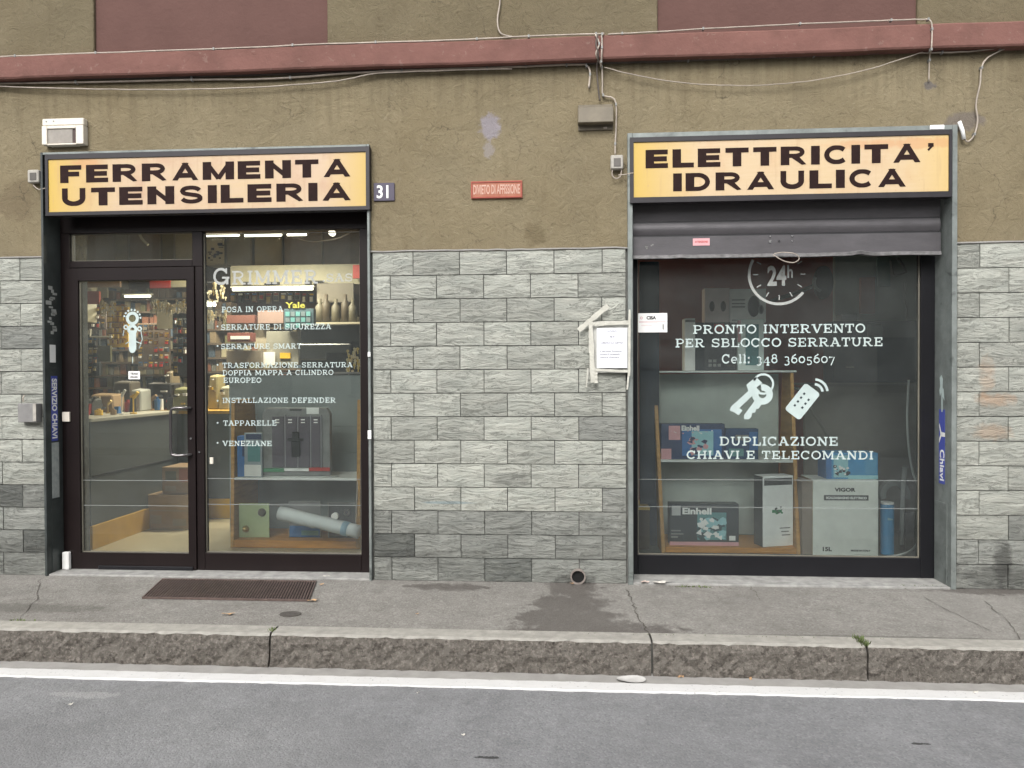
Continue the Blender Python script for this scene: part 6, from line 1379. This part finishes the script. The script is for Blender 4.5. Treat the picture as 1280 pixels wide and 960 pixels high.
for k in range(22):
    px = 104 + k * 6.1 + random.uniform(-1.5, 1.5); Y = YC + random.uniform(.02, .2) if px > 172 else random.uniform(1.0, 1.75)
    if px > 238: break
    q = at(px, 510, Y); x = q.x if px > 172 else min(q.x, xc - .06); cn_, cm_ = smalls[k % 8]; h_ = random.uniform(.05, .17); r_ = random.uniform(.018, .035)
    b = MB()
    if k % 3 == 0: b.tube([(x, Y, zt9), (x, Y, zt9 + h_ * .8), (x, Y, zt9 + h_ * .82), (x, Y, zt9 + h_)], [r_, r_, r_ * .5, r_ * .5], 12); nm = "tin"
    elif k % 3 == 1: b.hexa([(x - r_, Y - r_, zt9), (x + r_, Y - r_, zt9), (x - r_, Y + r_, zt9), (x + r_, Y + r_, zt9), (x - r_ * .8, Y - r_ * .2, zt9 + h_), (x + r_ * .8, Y - r_ * .2, zt9 + h_), (x - r_ * .8, Y + r_, zt9 + h_), (x + r_ * .8, Y + r_, zt9 + h_)]); nm = "pack"
    else: b.tube([(x, Y, zt9), (x, Y, zt9 + h_ * 1.3)], r_ * .22, 6); b.tube([(x, Y, zt9 + h_ * 1.05), (x + r_ * 1.6, Y, zt9 + h_ * 1.45)], r_ * .55, 6); b.tube([(x, Y, zt9), (x, Y, zt9 + .012)], r_, 12); nm = "tool_stand"
    o = b.build(nm, cm_); tag(o, "small %s %s among the goods on the counter, %s" % (cn_, nm.replace("_", " "), "left part" if px < 150 else "middle part" if px < 195 else "right part"), nm.replace("_", " "), "small goods on the counter")

# ================================================================== PAVEMENT DETAILS
a, b_, c_, d_ = atz(203, 725.5), atz(395, 727.5), atz(178, 748.5), atz(385.5, 751.5)
gt = thing("boot_scraper_grate", ((a.x + b_.x) / 2, (a.y + c_.y) / 2, 0), "rusty brown metal grate let into the pavement before the glazed door", "grate")
MB().hexa([(c_.x, c_.y, .0015), (d_.x, d_.y, .0015), (a.x, a.y, .0015), (b_.x, b_.y, .0015), (c_.x, c_.y, .003), (d_.x, d_.y, .003), (a.x, a.y, .003), (b_.x, b_.y, .003)]).build("pit_shade", M("dark_pit_shade", (.018, .014, .012), .9), gt)  # flat dark sheet, the shade below the bars is put into its colour
RUST = M("rusty_brown_metal", (.12, .085, .075), .6, metal=.3, var=.3, vs=20, bump=.3, bs=90)
n = 58
for k in range(n + 1):
    u = k / n; p0_ = a.lerp(b_, u); p1_ = c_.lerp(d_, u); w = .0045
    MB().hexa([(p1_.x - w, p1_.y, .004), (p1_.x + w, p1_.y, .004), (p0_.x - w, p0_.y, .004), (p0_.x + w, p0_.y, .004), (p1_.x - w, p1_.y, .013), (p1_.x + w, p1_.y, .013), (p0_.x - w, p0_.y, .013), (p0_.x + w, p0_.y, .013)]).build("grate_bar", RUST, gt)
for (P0, P1) in ((a, b_), (c_, d_)): MB().box(min(P0.x, P1.x), max(P0.x, P1.x), P0.y - .006, P0.y + .006, .002, .0145).build("grate_frame", RUST, gt)
g = atz(363, 768); b = MB(); n = 24
b.v = [(g.x + .068 * math.cos(6.2832 * k / n), g.y + .052 * math.sin(6.2832 * k / n), z) for z in (.001, .005) for k in range(n)]
b.f = [tuple(range(n)), tuple(range(n, 2 * n))] + [(k, (k + 1) % n, n + (k + 1) % n, n + k) for k in range(n)]; b.mi = [0] * len(b.f)
tag(b.build("valve_cover", M("dark_iron_cover", (.07, .062, .055), .7, var=.2, vs=40, bump=.5, bs=90)), "small round dark iron cover in the pavement below the grate", "cover")
# cracks: narrow dark strips laid just above the surface
def crack(pxs, Z, label, w=.004, seed=1, mat_=None):
    rnd = random.Random(seed); pts = [atz(px, py, Z) for px, py in pxs]; path = []
    for A, B in zip(pts[:-1], pts[1:]):
        for k in range(8): path.append(A.lerp(B, k / 8) + Vector((rnd.uniform(-.012, .012), rnd.uniform(-.006, .006), 0)))
    path.append(pts[-1]); m_ = MB()
    for i, p in enumerate(path):
        d0 = (path[min(i + 1, len(path) - 1)] - path[max(i - 1, 0)]).normalized(); nn = Vector((-d0.y, d0.x, 0)) * w * rnd.uniform(.15, 1.1)
        m_.v += [tuple(p + nn + Vector((0, 0, .004))), tuple(p - nn + Vector((0, 0, .004)))]
    for i in range(len(path) - 1): m_.f.append((2 * i, 2 * i + 1, 2 * i + 3, 2 * i + 2)); m_.mi.append(0)
    return m_.build("crack", mat_ or M("crack_dark", (.085, .075, .064), .95, var=.3, vs=40), kind='structure')
crack([(784, 738), (790, 752), (800, 775), (811, 795)], 0, "", .005, 1)
crack([(50, 724), (45, 750), (24, 776), (0, 784)], 0, "", .003, 2)
crack([(1232, 752), (1262, 780), (1275, 800)], 0, "", .003, 3); crack([(935, 730), (950, 750)], 0, "", .003, 5); crack([(1130, 735), (1190, 765), (1240, 790)], 0, "", .0025, 8)
crack([(0, 781), (160, 783), (330, 786)], 0, "", .006, 6); crack([(340, 787), (560, 789), (810, 795)], 0, "", .008, 7); crack([(815, 796), (1070, 800), (1280, 804)], 0, "", .008, 9)
# litter and leaves
def leaf(px, py, Z, sz, m_, label, rot, cat="leaf", name="dry_leaf"):
    g = atz(px, py, Z); b = MB(); n = 10
    for k in range(n):
        w = 6.2832 * k / n; r = sz * (1 if k % 2 == 0 else .62) * random.uniform(.8, 1.15)
        x, y = r * math.cos(w) * 1.4, r * math.sin(w) * .75; b.v.append((g.x + x * math.cos(rot) - y * math.sin(rot), g.y + x * math.sin(rot) + y * math.cos(rot), Z + .006 + random.uniform(0, .012)))
    b.v.append((g.x, g.y, Z + .012)); b.f = [(k, (k + 1) % n, n) for k in range(n)]; b.mi = [0] * n
    return tag(b.build(name, m_), label, cat)
LEAF = M("dry_tan_leaf", (.42, .27, .15), .8, var=.25, vs=60); LITTER = M("dirty_paper", (.55, .52, .47), .8, var=.2, vs=40)
leaf(285, 769, 0, .034, LEAF, "tan dry leaf on the pavement below the grate's left half", .2)
leaf(391, 752, 0, .034, LEAF, "tan dry leaf at the lower right corner of the grate", .6); leaf(402, 732, 0, .02, LEAF, "tiny tan leaf right of the grate's upper corner", 1.2)
leaf(408, 721.5, .033, .022, LITTER, "scrap of white paper on the left threshold's right end", .1, "litter", "paper_scrap")
leaf(522, 769, 0, .014, LEAF, "tiny tan leaf in the middle of the pavement under the stone wall", .9)
leaf(806, 729, .014, .03, M("pinkish_scrap", (.55, .42, .36), .8, var=.25, vs=40), "pinkish scrap of paper at the left end of the right sill", .3, "litter", "paper_scrap"); leaf(826, 729, .014, .05, LITTER, "flat whitish scrap on the right sill next to the pinkish one", .05, "litter", "paper_scrap")
leaf(715, 731, 0, .014, LEAF, "tiny tan leaf below the drain outlet", .4)
leaf(851, 848, KZ, .022, LEAF, "tan leaf on the gutter right of the white paper plate", .5); leaf(938, 850, KZ, .016, LEAF, "small tan leaf further right on the gutter", 1.4)
leaf(215, 831, KZ, .012, LITTER, "tiny pale scrap on the gutter at left", .2, "litter", "paper_scrap"); leaf(1219, 868, KZ, .013, LITTER, "tiny pale scrap on the white line at far right", .2, "litter", "paper_scrap")
leaf(88, 883, KZ, .011, LITTER, "tiny pale chip on the road at left", .9, "litter", "paper_scrap"); leaf(579, 921, KZ, .011, LITTER, "tiny pale chip in the middle of the road", .9, "litter", "paper_scrap"); leaf(523, 868, KZ, .009, LITTER, "smallest pale chip on the road just below the white line", .5, "litter", "paper_scrap")
g = atz(789, 850, KZ + .01); b = MB(); n = 28
for r, z in ((.025, .002), (.045, .002), (.074, .008), (.076, .009)):
    for k in range(n): w = 6.2832 * k / n; b.v.append((g.x + r * math.cos(w) * 1.05, g.y + r * .62 * math.sin(w), KZ + .008 + z + .003 * math.sin(2 * w)))
b.f = [tuple(range(n))] + [(j * n + k, j * n + (k + 1) % n, (j + 1) * n + (k + 1) % n, (j + 1) * n + k) for j in range(3) for k in range(n)]; b.mi = [0] * len(b.f)
tag(b.build("paper_plate", M("white_paper_plate", (.46, .45, .43), .7, var=.1, vs=20), smooth=True), "flattened white paper plate in the gutter below the pavement crack", "plate")
# weeds in the joints
def weeds(px, py, Z, n, spread, hgt, label, wy=.01):
    g = atz(px, py, Z); b = MB()
    for k in range(n):
        x = g.x + random.gauss(0, spread); y = g.y + random.uniform(-wy, wy); a = random.random() * 6.28; h = hgt * random.uniform(.4, 1.1); w = .003 + random.random() * .004
        tx, ty = x + math.cos(a) * h * .7, y + math.sin(a) * h * .7; q = len(b.v)
        b.v += [(x - w * math.sin(a), y + w * math.cos(a), Z), (x + w * math.sin(a), y - w * math.cos(a), Z), (tx, ty, Z + h)]; b.f.append((q, q + 1, q + 2)); b.mi.append(0)
    o = b.build("weeds", M("weed_green", (.10, .13, .045), .8, var=.35, vs=40)); tag(o, label, "weeds", kind="stuff")
weeds(1150, 735, 0, 130, .09, .022, "sparse weeds at the right foot of the right shopfront"); weeds(868, 734, 0, 60, .08, .015, "sparse weeds under the right sill near its left end")
weeds(1077, 803, -.0, 120, .012, .03, "weeds growing in the kerb joint at right", .06); weeds(340, 788, 0, 35, .012, .02, "weeds in the kerb joint at left", .03); weeds(955, 797, 0, 120, .5, .010, "thin moss line along the back of the kerb"); weeds(24, 776, 0, 25, .04, .014, "few weeds in the pavement crack at far left")

# ================================================================== ACROSS THE STREET (seen only in reflections, shades the street)
ob = thing("opposite_pavement", (0, -10.2, 0), None, None, kind='structure'); MB().box(-30, 30, -13.5, -9.6, KZ - .05, -.03).build("opposite_pavement", CONC, ob)
oh = thing("opposite_house", (0, -13.5, 0), "plain grey-beige house front across the street", "building")
OW = M("opposite_render", (.46, .45, .41), .9, var=.25, vs=.8)
b = MB(); b.box(-22, 22, -19, -13.5, -.1, 6.2); b.build("wall", OW, oh)
for i in range(-5, 6):
    for zz in (1.0, 4.2):
        x = i * 2.7 + .4; MB().box(x - .55, x + .55, -13.52, -13.49, zz, zz + 1.4).build("window", M("opposite_glass", (.03, .035, .045), .2), oh); MB().box(x - .65, x + .65, -13.56, -13.44, zz - .09, zz - .005).build("window_sill", CONC, oh)
